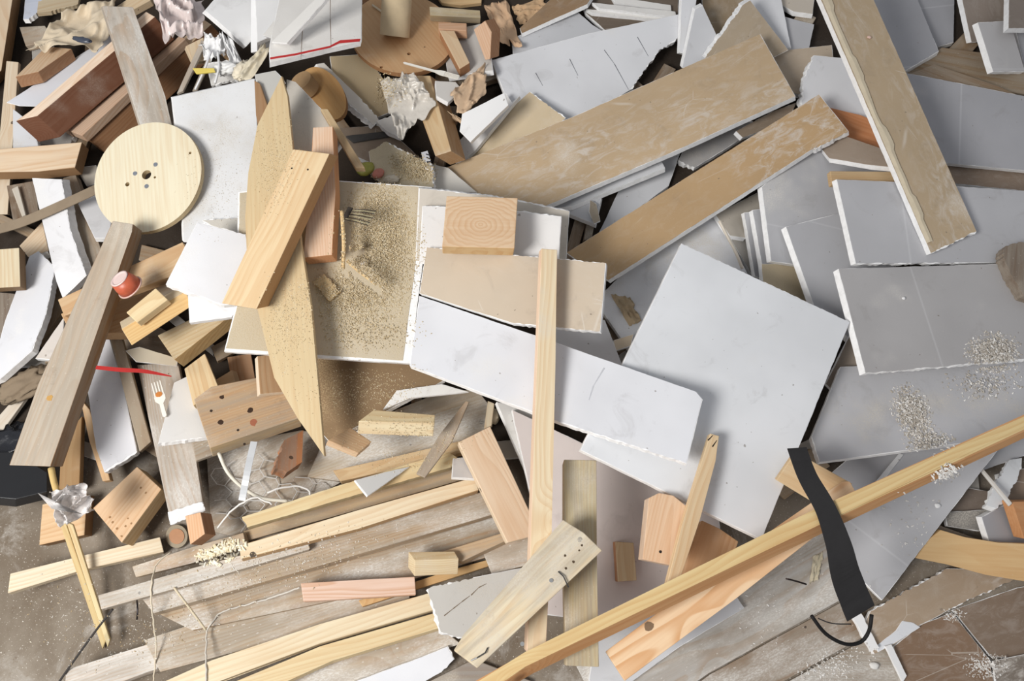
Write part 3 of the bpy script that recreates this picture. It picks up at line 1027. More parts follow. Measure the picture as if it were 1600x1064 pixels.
for i, (p, lb) in enumerate([([(915,14),(1058,26),(1060,33),(925,20)], 'long thin white-edged strip near the top edge, lowest of the fanned stack'),
                             ([(925,4),(1055,18),(1057,26),(935,12)], 'long thin white-edged strip near the top edge, middle of the fanned stack'),
                             ([(955,-6),(1048,8),(1049,17),(960,3)], 'long thin white-edged strip near the top edge, topmost of the fanned stack')]):
    S('f6%d' % i, 'plasterboard_strip', lb, p, (226,224,220), 9, 'painted', lim=.2, group='fanned white strips at the top edge')
S('f1', 'plasterboard_sheet', 'large pale curved-looking sheet with short dark score marks near the top', [(768,94),(920,52),(1062,22),(1066,55),(1030,78),(985,140),(900,192),(830,170),(795,165)], GW, 12.5, 'paper_plain', lam=.1, rag_e=(3,4), rag_a=3)
S('e14', 'plasterboard_scrap', 'brown scrap at the top edge behind the white-edged grey wedge', [(1095,-25),(1170,-25),(1160,20),(1120,70),(1100,40)], (150,132,108), 12, 'back_soft', lim=.2)
S('e16', 'plasterboard_strip', 'upright narrow grey strip at the top edge with white left edge', [(1066,-25),(1092,-25),(1084,30),(1070,84),(1062,82)], GW, 12.5, 'paper_plain', off=(-4,2), lim=.25)
S('e15', 'plasterboard_offcut', 'grey wedge-shaped offcut with two white edges near the top edge', [(1086,14),(1098,8),(1120,56),(1110,100),(1066,106)], GC, 12.5, 'paper_plain', off=(-4,-5), lim=.25)
S('e13', 'plasterboard_offcut', 'brown-backed triangular offcut with a chipped white left edge at the top', [(1162,6),(1172,0),(1232,78),(1170,110),(1101,90)], (180,164,142), 12.5, 'back_soft', off=(-5,-3), rag_e=(4,), rag_a=1.5)
S('f5', 'plasterboard_offcut', 'sandy beige corner peeking out above the upper wide brown board', [(828,143),(884,184),(800,260),(735,262),(720,240)], (206,188,158), 12.5, 'back_soft', rag_e=(0,), rag_a=1.5)
S('f7a', 'plasterboard_offcut', 'pale grey offcut end beneath the left half of the upper wide brown board', [(868,318),(935,285),(940,305),(930,350),(880,330)], GC, 12.5, lim=.2)
S('f7', 'plasterboard_sheet', 'narrow grey strip of a sheet under the lower edge of the upper wide brown board', [(840,300),(1031,246),(1039,262),(893,322),(850,328)], GW, 12.5, 'paper_plain', lim=.2)
S('f7c', 'paper_scrap', 'curled brown paper strip standing in the gap beside the second wide brown board', [(922,312),(932,318),(938,345),(928,350),(920,330)], (170,158,140), 3, 'back_soft', lim=.3, cat='paper')
S('f4', 'plasterboard_sheet', 'long brown-backed board running diagonally, lower of the two wide brown ones', [(1280,147),(1326,205),(1270,234),(1283,224),(950,438),(920,420),(885,395)], (188,158,120), 12.5, 'back', off=(2,5), rag_e=(1,2), rag_a=1.5)
S('f3', 'plasterboard_sheet', 'widest brown-backed board with whitish scuffs running diagonally, upper of the two', [(1188,53),(1243,150),(1050,238),(852,322),(745,302),(697,262),(900,180)], (194,170,138), 12.5, 'back', off=(2,6), lam=.1)
S('e6', 'plasterboard_sheet', 'long brown-backed board with peeling paper down its left edge at right', [(1270,-30),(1352,-30),(1526,362),(1455,396)], (184,164,136), 12.5, 'back', off=(-6,4), rag_e=(2,), rag_a=2, lam=.1)

# peeled paper curling along the left edge of the long brown board
oo, T, n = ALL['e6']
inv = oo.matrix_basis.inverted()
bm = bmesh.new(); rr = random.Random(4); prev = None
for i in range(60):
    f = i / 59
    p = (1276 + (1448 - 1276) * f, -20 + 400 * f)
    q = inv @ Vector(on_plane(p, T[0], n))
    w = (8 + 3 * noise.noise((f * 9, 0, 3)) + (3 if (int(f * 11) % 3 == 0) else 0)) * 1.0
    q2 = inv @ Vector(on_plane((p[0] + w, p[1] - w * .3), T[0], n))
    h = 0.003 + 0.0022 * abs(noise.noise((f * 14, 2, 2)))
    row = [bm.verts.new((q.x, q.y, 0.0004)), bm.verts.new(((q.x + q2.x) / 2, (q.y + q2.y) / 2, h)), bm.verts.new((q2.x, q2.y, 0.0016 + h * .4))]
    if prev:
        for a in (0, 1):
            bm.faces.new((prev[a], row[a], row[a + 1], prev[a + 1]))
    prev = row
bmesh.ops.recalc_face_normals(bm, faces=bm.faces)
me = to_mesh(bm, 'peeled_paper'); paint(me, lin((206, 194, 170)))
link('peeled_paper', me, 'card', parent=oo)
# ------------------------------------------------ deep things, left and top left
B('gn', 'floor_plank', 'dusty brown ground board under the chicken wire', [(322,700),(470,672),(590,690),(590,720),(380,842),(330,830)], (156,140,118), 8, 'old_dusty', flat=True, cat='plank')
B('h5', 'beam', 'thick pale beam along the left edge at the top left corner', [(-40,-30),(24,-30),(2,110),(-40,150)], (214,190,158), 45, 'pine', off=(13,8), side=(150,112,72), lim=.2)
B('h6', 'batten', 'upright pale batten at the left edge, above the timber with the dark end', [(10,95),(29,97),(12,335),(-12,335)], (220,202,174), 20, 'pine', off=(4,2))
B('h6b', 'wood_scrap', 'small brown wood piece in the gap at the left edge above the flat grey strip', [(10,290),(55,282),(60,330),(20,345)], (120,98,76), 18, 'old')
B('h10', 'batten', 'pale batten end at the top edge behind the dusty plank', [(182,10),(226,-20),(240,-20),(235,0),(195,22)], PL, 18)
S('h7', 'paper_sheet', 'white bent sheet under the small orange-ended block at upper left', [(10,160),(60,128),(118,90),(178,52),(180,78),(110,128),(62,166),(30,165)], (226,228,234), 2, 'paper', lim=.25, cat='paper')
S('h7b', 'plasterboard_scrap', 'pale grey scrap at the left, below the beam stack', [(20,170),(52,195),(60,230),(20,232)], GW, 10, 'paper_grit')
B('h7c', 'wood_scrap', 'grey-brown scrap in the clutter at upper left under the beige cloth', [(30,42),(70,40),(85,62),(40,72)], (176,158,136), 16, 'old')
S('h7d', 'plasterboard_scrap', 'blue-white torn scrap at the top edge right of the left beam', [(40,-10),(78,-10),(70,8),(45,30),(36,30)], (208,214,228), 10, 'paper', rag_e=(1,2))
B('h7e', 'splintered_board', 'ragged pale splintered board at the top edge above the beige cloth', [(60,2),(125,-10),(122,6),(80,18),(58,20)], (206,188,154), 10, 'pine', rag_e=(0,2), rag_a=2)
B('h4', 'wood_block', 'small block with an orange sawn end at upper left', [(24,120),(72,72),(112,76),(60,112)], (214,184,148), 30, 'pine', off=(8,17), side=(196,142,98))
paper('cloth_bag', 'crumpled beige cloth bag at the top left corner', [(38,74),(100,12),(182,-14),(160,62)], 26, (228,212,186), 'cloth', 'bag', seed=3, nn=40, sc=1.5, jit=.04)
crumple('plastic_scrap', 'small dark blue-grey plastic scrap on the beige cloth', (128,62), 22, 7, -14, 8, (72,78,92), 'plastic', 'scrap', 4, .4, sub=3)
B('hw1', 'plank', 'grey split plank beside the white-coated one, left of the weathered stud', [(98,278),(118,272),(168,420),(140,440)], (150,132,110), 20, 'old')
S('hw0', 'plasterboard_scrap', 'white painted scrap tucked under the left of the round wooden disk', [(122,318),(155,292),(180,300),(170,372),(148,372)], (222,222,224), 12, 'painted', rag_e=(0,))
S('hw4', 'plasterboard_scrap', 'small pale scrap above the flat grey strip, left of the disk', [(118,262),(150,258),(160,285),(135,290)], (190,182,170), 12, 'back_soft')
B('w3', 'wood_strip', 'pale strip leaning in the gap above the flat grey strip at left', [(18,295),(28,290),(40,335),(34,338)], (206,200,186), 8, 'ply')
B('hq', 'wood_scrap', 'round-barked wood scrap at the left edge in the shadow under the white boards', [(-20,455),(40,460),(30,520),(-20,530)], (120,104,90), 20, 'old')
B('hq2', 'plank', 'tan split piece between the white boards at left', [(85,410),(105,420),(95,490),(60,540),(66,500)], (150,126,96), 16, 'old')
B('h14', 'wood_offcut', 'pale wood offcut between the small block and the white-coated plank at left', [(30,384),(66,346),(76,392),(44,402)], (220,200,170), 14, 'pine')
B('h14b', 'wood_offcut', 'small grey-white offcut below the pale one beside the white-coated plank', [(44,403),(74,392),(79,402),(50,418)], (206,200,190), 14, 'old_dusty')
S('W2', 'painted_board', 'white curved chalky board at the left edge below the small pale block', [(46,400),(60,392),(86,418),(72,490),(50,548),(0,592),(-20,600),(8,500)], (226,227,231), 14, 'painted', off=(8,5), rag_e=(1,2,3), rag_a=.6, cat='board')
S('W2b', 'painted_board', 'short whitish board under the weathered stud, right of the curved chalky board', [(55,560),(100,495),(98,540),(78,562)], (214,206,198), 12, 'painted', cat='board')
B('W3', 'wood_strip', 'long thin pale strip at the left edge running down to the shadow', [(-20,690),(-20,670),(70,568),(76,572),(0,678)], (206,196,180), 8, 'ply')
S('W1', 'painted_board', 'upright white-coated plank behind the weathered stud, crossed by the flat grey strip', [(50,278),(96,280),(110,360),(135,430),(98,466),(88,440)], (230,230,232), 18, 'painted', off=(12,0), rag_e=(1,2), rag_a=.7, cat='board')
# ---- shadowed things lower left
crumple('rubble', 'grey plaster rubble under the left boards', (40,600), 55, 26, 30, 24, (140,124,104), 'cloth', 'rubble', 9, .5)
crumple('plastic_bag', 'black crumpled plastic sack at the left edge beside the foot of the weathered stud', (15,700), 60, 40, 20, 34, (38,40,46), 'film', 'bag', 12, .5)
B('k5', 'plastic_box', 'black plastic box at the left edge below the foot of the weathered stud', [(-30,708),(20,706),(74,738),(74,768),(24,780),(-30,775)], (34,35,38), 22, 'plastic', off=(1,12), cat='box')
B('k6', 'stud_offcut', 'brown upright stud piece in shadow behind the foot of the weathered stud', [(96,690),(128,650),(124,765),(92,765)], (170,134,88), 30, 'pine', off=(6,2))
B('i0', 'plank', 'shadowed horizontal plank behind the weathered stud and the block pile', [(170,520),(230,500),(300,540),(290,560),(200,560)], (120,98,74), 18, 'old')
B('i10', 'wood_strip', 'narrow tan strip left of the stained white board', [(125,622),(140,640),(160,706),(172,750),(160,752),(140,690)], (206,168,122), 14, 'pine')
S('i9', 'painted_board', 'stained white plank standing between the weathered stud and the plastic fork', [(134,590),(168,520),(192,600),(214,706),(163,738),(150,700)], (222,222,226), 16, 'painted', off=(5,3), rag_e=(3,), rag_a=2, cat='board')
B('i9b', 'batten', 'old grey-brown batten along the right side of the stained white plank', [(168,512),(184,506),(236,690),(218,706)], (166,144,114), 22, 'old', off=(4,3))
B('i8', 'plank', 'upright dusty grey plank with a whitened lower end under the plastic fork', [(214,570),(278,566),(300,680),(318,792),(264,806)], (188,178,166), 12, 'old_dusty', off=(4,3))
S('i8b', 'plasterboard_strip', 'short crumbly white strip across the lower end of the upright dusty plank', [(262,800),(316,784),(320,798),(266,820)], (232,232,232), 6, 'painted', rag_e=(0,1,2,3), rag_a=1.5)
B('i8c', 'plank', 'small dusty board between the white piece and the chicken wire', [(300,690),(340,668),(345,706),(306,720)], (178,166,148), 10, 'old_dusty')
S('i14', 'plasterboard_strip', 'beige-grey strip lying across below the yellow stud', [(196,548),(218,542),(278,560),(276,572),(212,565)], (200,190,170), 5, 'back_soft', lim=.3)
S('i7', 'painted_board', 'white flat piece under the plastic fork', [(272,598),(305,582),(334,655),(330,682),(247,693)], (228,227,225), 12, 'painted', off=(0,5), rag_e=(3,), rag_a=1, cat='board')
B('i5a', 'wood_offcut', 'pinkish split wood piece in the gap below the sawdust-covered sheet, beside the yellow block', [(355,558),(392,552),(400,600),(372,604),(360,585)], (206,158,118), 20, 'pine', off=(2,6))
B('i5b', 'wood_offcut', 'pale sawn face behind the knotty block, under the split piece', [(334,595),(362,578),(370,604),(338,614)], (230,198,158), 20, 'pine')
B('i5', 'wood_offcut', 'yellow pine offcut standing between the lower stud and the knotty block', [(288,576),(320,552),(342,606),(302,634)], (226,198,150), 24, 'pine', off=(4,6))
B('i6', 'wood_block', 'large knotty reddish block with a yellow lower edge, left of the plywood point', [(303,624),(330,604),(400,590),(448,596),(470,652),(328,700)], (196,160,118), 36, 'old', off=(3,14), side=(214,182,128))
B('i6c', 'wood_frame_corner', 'thin-edged pale wood piece in the gap left of the plywood point', [(402,556),(440,552),(448,612),(406,616)], (196,158,116), 14, 'pine', off=(-4,4), side=(232,214,186))
B('rb', 'wood_block', 'rusty orange block with a rotten flaking side below the knotty block', [(444,688),(474,672),(472,722),(448,738),(430,732)], (196,124,74), 28, 'old', off=(-6,10), rag_e=(3,4), rag_a=3)

# ------------------------------------------------ ground of the middle gap (chicken wire area)
B('gf', 'dusty_board', 'dusty grey board lying flat below the brown triangle, middle of the picture', [(480,745),(500,700),(560,672),(620,640),(690,612),(745,608),(778,650),(745,690),(640,715),(530,752)], (190,176,152), 12, 'old_dusty', lim=.1)

# left plank stack
B('i1b', 'plank', 'lower brown plank behind the cup of red sauce', [(110,520),(95,490),(290,415),(300,440),(200,520)], (206,168,122), 22, 'pine')
B('i1', 'plank', 'wide tan plank under the cup of red sauce', [(90,468),(285,378),(300,402),(285,425),(100,494)], (206,172,128), 22, 'pine')
B('i2b', 'wood_offcut', 'dark grey offcut end next to the small yellow block by the red cup', [(244,450),(292,432),(300,456),(262,472)], (150,130,106), 16, 'old')
B('i4', 'stud_offcut', 'yellow stud offcut, lowest of the group under the bright white sheet', [(246,524),(356,470),(366,488),(272,562)], (206,186,146), 34, 'pine_dusty', off=(14,12), side=(218,180,116))
B('i3', 'stud_offcut', 'yellow stud with split top edge, middle of the group right of the weathered stud', [(190,514),(290,455),(300,478),(206,540)], (218,180,116), 30, 'pine', off=(-4,-10), side=(226,208,170))
B('i2', 'wood_offcut', 'small light yellow offcut lying beside the cup of red sauce', [(197,488),(243,450),(262,468),(214,504)], (228,206,158), 16, 'pine')


# ------------------------------------------------ top left beams
B('C', 'beam', 'thick beam with a knot near its upper end, lowest of the reddish beam stack', [(127,210),(232,110),(318,30),(330,38),(240,122),(138,216)], (244,216,178), 45, 'pine', off=(28,27), side=(150,104,66))
B('Bb', 'board', 'greyish board between the light one and the knotted beam in the reddish stack', [(108,204),(280,56),(290,60),(128,212)], (206,174,146), 20, 'pine')
B('Ba', 'board', 'light pink board lying between the two dark beams of the reddish stack', [(90,194),(205,90),(258,44),(270,52),(212,104),(107,204)], (246,218,194), 30, 'pine', off=(7,12), side=(232,192,162))
B('A', 'beam', 'shade-darkened red-brown beam with a light narrow edge, uppermost of the reddish stack', [(24,189),(49,173),(228,18),(242,26),(58,181)], (246,220,192), 46, 'pine', off=(33,33), side=(118,70,44))  # wide face lies in shadow; that shade is in its side colour
B('h3', 'timber', 'pale timber with a dark sawn end at the left edge, level with the round disk', [(-40,236),(128,222),(117,262),(60,268),(-40,270)], (226,200,166), 34, 'pine', off=(13,11), side=(180,136,90))
B('h13', 'wood_block', 'small pale block at the left edge with a brown side', [(-40,392),(30,387),(32,448),(-40,452)], (220,206,172), 34, 'pine', off=(10,6), side=(140,108,70))
paper('plastic_bag', 'crumpled clear pinkish plastic bag at the top edge on the beam stack', [(238,-24),(318,-20),(316,36),(256,48)], 30, (252,238,234), 'film', 'bag', seed=21, nn=50, sc=2.6, jit=.05)

# top left white clutter
B('t1', 'wood_offcut', 'pale boxy wood offcut beside the crumpled white cup', [(290,72),(318,58),(322,95),(302,98)], (226,206,172), 18, 'pine', off=(-2,5))
S('t3', 'plasterboard_sheet', 'white chalky sheet at the top edge right of the pinkish bag', [(320,16),(352,-20),(400,-20),(396,60),(385,72)], (236,236,236), 12.5, 'painted', off=(-4,4))
S('t4', 'plasterboard_strip', 'upright thin white strip left of the tilted grey channel piece', [(392,-20),(402,-20),(402,80),(392,82)], (238,238,238), 10, 'painted', off=(4,2))
S('t2', 'plasterboard_sheet', 'white sheet behind the tilted channel at the top edge', [(398,-20),(470,-20),(440,50),(402,66)], (228,228,228), 12.5, 'painted')
B('t6', 'wood_offcut', 'light brown chip in the white clutter left of the white upright strip', [(340,78),(356,70),(374,104),(362,100)], (206,168,122), 10, 'pine')
B('t9', 'wood_strip', 'thin grey strip leaning in the white clutter, left of the crumpled cup', [(276,146),(286,142),(322,66),(314,62)], (196,186,172), 6, 'old')
B('t10', 'wood_strip', 'second thin grey strip leaning in the white clutter, nearer the cup', [(300,142),(308,140),(330,92),(324,88)], (206,196,182), 5, 'old')
S('t11', 'plasterboard_scrap', 'white scrap under the crumpled white cup', [(322,100),(366,92),(374,122),(330,134)], (224,222,218), 6, 'painted', rag_e=(0,2))
paper('plastic_cup', 'crumpled white plastic cup on the clutter above the tall white board', [(318,46),(350,50),(352,80),(316,84)], 22, (244,244,244), 'plastic', 'cup', seed=31, nn=30, sc=2.2, jit=.12)
paper('plastic_wrap', 'white plastic wrap trailing from the cup down to the upright strip', [(346,52),(362,58),(386,112),(366,122)], 14, (238,238,238), 'plastic', 'wrap', seed=32, nn=26, sc=2.6, jit=.1)
crumple('paper_ball', 'crumpled white paper in the clutter just above the tall white board', (352,108), 30, 14, 10, 22, (234,234,232), 'cloth', 'paper', 33, .6)
cord('plastic_stick', 'thin white plastic stick leaning in the clutter above the tall white board', [(305,140),(318,112),(330,80)], 2.2, (236,236,238), cat='stick')
cord('plastic_stick', 'second white plastic stick right of the crumpled cup', [(336,130),(342,105),(340,80)], 2.4, (240,240,240), cat='stick')
B('t8', 'plastic_piece', 'small white and yellow plastic piece in the white clutter', [(300,106),(334,106),(336,112),(306,115)], (232,206,84), 4, 'plastic', cat='plastic')
crumple('paper_scrap', 'ivory torn paper scraps piled against the upright white strip', (378,110), 16, 26, -20, 20, (238,228,206), 'cloth', 'paper', 35, .6)
S('t7', 'plastic_channel', 'tilted pale grey channel piece lying on the red-striped board', [(410,55),(470,-20),(505,-20),(442,66)], (212,210,206), 12, 'painted', off=(6,4), lim=.3, cat='channel')
paper('paper_strip', 'curved ivory paper strip hanging under the red-striped board', [(368,118),(408,66),(426,70),(392,120)], 10, (236,226,202), seed=41, nn=14)

# ------------------------------------------------ top middle
B('s0', 'plywood_sheet', 'dark brown board at the top edge behind the cardboard tube', [(555,-20),(660,-20),(650,30),(560,40)], (120,84,54), 12, 'ply')
S('s7a', 'plasterboard_scrap', 'white scrap in the shadow right of the brown plywood disk', [(690,50),(760,35),(770,110),(700,120)], (206,202,196), 12, 'painted')
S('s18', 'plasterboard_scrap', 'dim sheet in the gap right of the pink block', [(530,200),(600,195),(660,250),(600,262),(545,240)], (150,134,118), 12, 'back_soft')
B('s18b', 'metal_strip', 'dark grey strip in the gap below the crumpled plastic bag', [(540,212),(608,204),(612,212),(552,222)], (80,78,76), 5, 'rubber', lim=.3, cat='strip')
S('s15b', 'plasterboard_sheet', 'white sheet left of the pale scored sheet, lower one', [(700,238),(790,145),(800,160),(812,150),(745,232),(715,260)], (226,224,222), 12, 'painted')
S('s11', 'plasterboard_sheet', 'sawdust-covered beige sheet under the crumpled plastic bag', [(515,88),(572,84),(602,128),(625,170),(585,185),(520,120)], (196,176,142), 12.5, 'paper_dusty')
def ell(c, rx, ry, rot, k=56):
    a0 = math.radians(rot)
    return [(c[0] + rx * math.cos(a) * math.cos(a0) - ry * math.sin(a) * math.sin(a0),
             c[1] + rx * math.cos(a) * math.sin(a0) + ry * math.sin(a) * math.cos(a0)) for a in [2 * math.pi * i / k for i in range(k)]]


def disk(key, name, label, c, rx, ry, rot, t, col, side, mat, holes=(), off=None, lim=.3, cat='spool', lift=0.0, root=None):
    t = t / 1000
    T, n, z = rest(ell(c, rx, ry, rot, 28), t, off, lim, lift)
    T = np.array([on_plane(p, T[0], n) for p in ell(c, rx, ry, rot, 64)])
    mw, loc = frame(T, n)
    inv = mw.inverted()
    hs = []
    for hp, hr in holes:
        q = inv @ Vector(on_plane(hp, T[0], n))
        hs.append([(q.x + hr / 1000 * math.cos(2 * math.pi * i / 20), q.y + hr / 1000 * math.sin(2 * math.pi * i / 20)) for i in range(20)])
    me = to_mesh(prism(loc, -t, 0, 0.0, hs) if hs else prism(loc, -t, 0, 0.0012), name)
    a, b = lin(col), lin(side)
    paint(me, [(a if p.normal.z > 0.8 else b) for p in me.polygons])
    o = link(name, me, mat, mw)
    if label: tag(o, label, cat)
    ALL[key] = (o, T, n)
    return o


# second spool: brown flange with a cardboard tube standing on it
disk('sp2', 'cable_spool', 'brown plywood cable spool with a thick cardboard tube, near the top edge', (628, 52), 82, 62, 8, 10, (200,164,124), (160,120,84), 'ply', holes=[((639, 84), 4), ((596, 105), 3.5)], lim=.2)
o, T, n = ALL['sp2']
P = on_plane((616, 66), T[0], n)
ax = Vector((0.10, 0.62, 0.55)).normalized()
bm = tube_bm([Vector((0, 0, 0)), Vector((0, 0, .001)), Vector((0, 0, .24))], 0.031, 32)
q = ax.to_track_quat('Z', 'Y').to_matrix().to_4x4()
me = to_mesh(bm, 'cardboard_tube'); paint(me, lin((216, 196, 162)))
for p in me.polygons: p.use_smooth = len(p.vertices) == 4
tb = link('cardboard_tube', me, 'card', o.matrix_basis.inverted() @ (Matrix.Translation(Vector(P) + ax * 0.012) @ q), parent=o)

B('s2', 'wood_block', 'greenish-grey wood block at the top edge beside the cardboard tube', [(671,10),(750,16),(751,28),(672,24)], (182,168,130), 26, 'old', off=(0,9), lim=.3)
B('s2b', 'plywood_ring_piece', 'curved plywood rim piece on top of the greenish block at the top edge', [(668,-25),(755,-25),(752,4),(720,8),(690,4)], (216,182,130), 10, 'ply', lim=.3)
B('s2c', 'wood_block', 'small pink wood block with two nail holes under the greenish one', [(685,34),(729,36),(729,48),(685,45)], (214,170,134), 20, 'pine')
B('s4', 'stud_offcut', 'pine post lying end-on toward us, left of the widest brown board', [(634,118),(672,118),(705,236),(680,244)], (214,184,138), 34, 'pine', off=(22,14), side=(172,132,88), lim=.3)
B('s14', 'wood_block', 'pink block leaning under the folded brown paper near the top', [(740,46),(758,32),(768,50),(766,92),(758,94)], (222,182,148), 26, 'pine', off=(14,-4), side=(168,118,80), lim=.3)
B('s3', 'wood_block', 'short square pine stick with an orange end grain under the pink block, top middle', [(686,47),(710,48),(734,98),(718,108)], (222,192,152), 22, 'pine', off=(1,13), side=(186,128,82))
cordp = cord('wood_splinter', 'pale splinter lying on the brown spool flange', [(582, 8), (596, 18), (610, 25)], 2.5, (220, 206, 180), 'card', 'splinter')
S('sc1', 'plasterboard_scrap', 'pale scrap between the white fork and the big brown paper', [(680,126),(712,128),(722,140),(700,160),(682,150)], (224,220,214), 10, 'painted')
paper('brown_paper', 'large torn brown paper with a dark hole, left of the pale scored sheet', [(706,140),(758,96),(762,140),(722,182)], 10, (212,184,154), seed=51, jit=.07)
paper('brown_paper', 'thin curled brown paper tail below the torn brown paper', [(700,172),(716,182),(752,206),(742,212)], 6, (206,180,150), seed=52)
S('s15', 'plasterboard_sheet', 'white sheet left of the pale scored sheet, upper one with a dark lower edge', [(722,178),(788,145),(794,164),(735,222),(718,205)], (232,232,232), 12, 'painted', off=(2,3))

def fork(label, px, name='plastic_fork', col=(236,232,222), stain=None, wid=17):
    """px: tine tip, shoulder, neck, handle end"""
    a, b, c, d = [Vector(p) for p in px]
    P = [Vector(surf(p)) for p in (a, b, c, d)]
    zm = max(hm(q.x + dx, q.y + dy) for q in P for dx in (-.008, 0, .008) for dy in (-.008, 0, .008)) + .0015
    P = [Vector(at_z(p, zm)) for p in (a, b, c, d)]
    x = (P[3] - P[0]); L = x.length; x.normalize(); y = Vector((0, 0, 1)).cross(x)
    root = bpy.data.objects.new(name, None); COL.objects.link(root)
    mw = Matrix.Identity(4)
    for i in range(3): mw[i][0] = x[i]; mw[i][1] = y[i]; mw[i][2] = (0, 0, 1)[i]; mw[i][3] = P[0][i]
    root.matrix_local = mw
    l1 = (P[1] - P[0]).length; l2 = (P[2] - P[0]).length; w = wid / 2000
    head = [(l1 * .85, -w), (l1 * .85, w), (l1 * 1.15, w * .95), (l2, w * .3), (L, w * .38), (L + .003, 0), (L, -w * .38), (l2, -w * .3), (l1 * 1.15, -w * .95)]
    me = to_mesh(prism(head, 0, .0022, .0004), 'handle'); paint(me, lin(col)); link('handle', me, 'plastic', parent=root)
    for k in range(4):
        yy = -w + w * 2 * (k + .5) / 4
        me = to_mesh(prism([(0, yy - w * .09), (0, yy + w * .09), (l1 * .88, yy + w * .15), (l1 * .88, yy - w * .15)], 0, .0022, .0002), 'tine')
        paint(me, lin(col)); link('tine', me, 'plastic', parent=root)
    if stain:
        me = to_mesh(prism([(l1 * .8 + .005 * math.cos(t), .006 * math.sin(t)) for t in [i * .6 for i in range(10)]], .0022, .003), 'sauce_stain')
        paint(me, lin(stain)); link('sauce_stain', me, 'food', parent=root)
    for q in P: bump_hm(q, .005, zm + .002)
    tag(root, label, 'fork')

fork('white plastic fork with tines to the right lying by the brown spool', [(717,122),(690,120),(678,113),(632,99)], wid=12)
fork('small plastic fork with a sauce stain standing on the white piece beside the dusty plank', [(244,597),(250,622),(256,630),(258,650)], stain=(206,130,60), wid=19)

S('s10', 'plasterboard_strip', 'white-edged strip with a red line and crumbling end, beside the crumpled plastic bag', [(494,100),(506,98),(560,150),(592,186),(585,196),(540,158)], (238,234,226), 14, 'painted', rag_e=(2,3,4), rag_a=2.5, off=(-5,6))
S('s10b', 'plasterboard_scrap', 'broken white gypsum end below the crumpled plastic bag', [(588,190),(612,180),(640,195),(626,214),(606,206)], (236,234,230), 12, 'painted', rag_e=(0,1,2,3,4), rag_a=2)
crumple('sawdust_clump', 'clump of sawdust showing through the clear plastic bag, upper middle', (632,160), 34, 24, -38, 24, (206,184,146), 'cloth', 'sawdust', 61, .45, sub=4, sc=3)
paper('plastic_bag', 'crumpled clear plastic bag over sawdust and shavings, upper middle', [(592,118),(646,106),(680,156),(622,214)], 20, (236,230,220), 'film', 'bag', seed=61, nn=50, sc=2.8, jit=.04)
disk('sp3', 'cable_spool', 'yellowish plywood spool flange with a cardboard core, behind the plywood point', (505, 146), 46, 30, 55, 9, (206,164,110), (160,120,80), 'ply', lim=.3)
o, T, n = ALL['sp3']
P = on_plane((484, 143), T[0], n)
ax = Vector((-0.35, 0.1, 0.9)).normalized()
bm = tube_bm([Vector((0, 0, 0)), Vector((0, 0, .001)), Vector((0, 0, .028))], [0.024, 0.024, 0.024], 28)
me = to_mesh(bm, 'cardboard_core'); paint(me, lin((176, 146, 110)))
link('cardboard_core', me, 'card', o.matrix_basis.inverted() @ (Matrix.Translation(Vector(P) + ax * .004) @ ax.to_track_quat('Z', 'Y').to_matrix().to_4x4()), parent=o)
o = S('s6', 'plasterboard_sheet', 'white sheet with a red line along its lower edge, beside the cardboard tube', [(421,70),(440,-20),(566,-30),(565,64),(518,74),(422,97)], (228,225,220), 12.5, 'painted', off=(-1,8), lim=.3)
# red marking along the edge
oo, T, n = ALL['s6']
inv = oo.matrix_basis.inverted()
pts = [inv @ Vector(on_plane(p, T[0], n)) for p in [(422,93),(460,87),(515,75),(530,68),(562,65),(563,61),(532,63),(515,72),(460,84),(422,90)]]
me = to_mesh(prism([(p.x, p.y) for p in pts], 0.0002, 0.0006), 'red_line'); paint(me, lin((196, 52, 52))); link('red_line', me, 'rubber', parent=oo)
S('t5', 'plasterboard_strip', 'thin grey strip lying across the red-striped sheet', [(424,66),(512,-20),(526,-20),(448,68)], (216,214,210), 8, 'painted', off=(4,3), lim=.3)

paper('brown_paper', 'folded brown paper bent over at the top edge, right of the spool', [(756,6),(792,-2),(816,72),(782,62)], 9, (218,184,150), seed=55, jit=.06, curl=.3)
paper('brown_paper', 'second brown paper lying at the top edge right of the folded one', [(800,8),(850,-8),(856,20),(812,36)], 8, (204,172,136), seed=56, jit=.05)
S('s21', 'corrugated_board', 'brown board with a grey corrugated edge at the top, beside the folded paper', [(812,44),(880,-20),(935,-20),(918,6),(815,52)], (160,132,102), 9, 'back_soft', off=(1,6), lim=.3, cat='cardboard')

# small food scraps and rubble near the sawdust sheet
S('s16b', 'plasterboard_scrap', 'grey scrap below the pine post end, partly under the widest brown board', [(655,252),(700,262),(745,300),(690,300),(640,286)], (216,212,204), 10, 'paper_grit', lim=.2)
S('s16', 'plasterboard_scrap', 'broken board scrap heaped with sawdust, above the sawdust-covered sheet', [(576,236),(603,221),(640,240),(675,262),(678,292),(600,288),(580,270)], (204,192,166), 14, 'paper_dusty', rag_e=(0,1,3,4,5), rag_a=2.5, lim=.25)
crumple('apple_core', 'small green rotten apple lump left of the sawdust heap', (571,264), 15, 12, 30, 16, (160,158,70), 'food', 'apple', 71, .3, sub=3, ridge=False)
crumple('radish_slice', 'half radish with a red skin and white face beside the green lump', (591,271), 11, 9, 40, 9, (206,130,112), 'food', 'radish', 72, .2, sub=3, ridge=False)
crumple('plaster_lump', 'small white plaster lump beside the radish half', (612,280), 17, 10, 10, 12, (206,196,178), 'cloth', 'lump', 73, .4, sub=3)

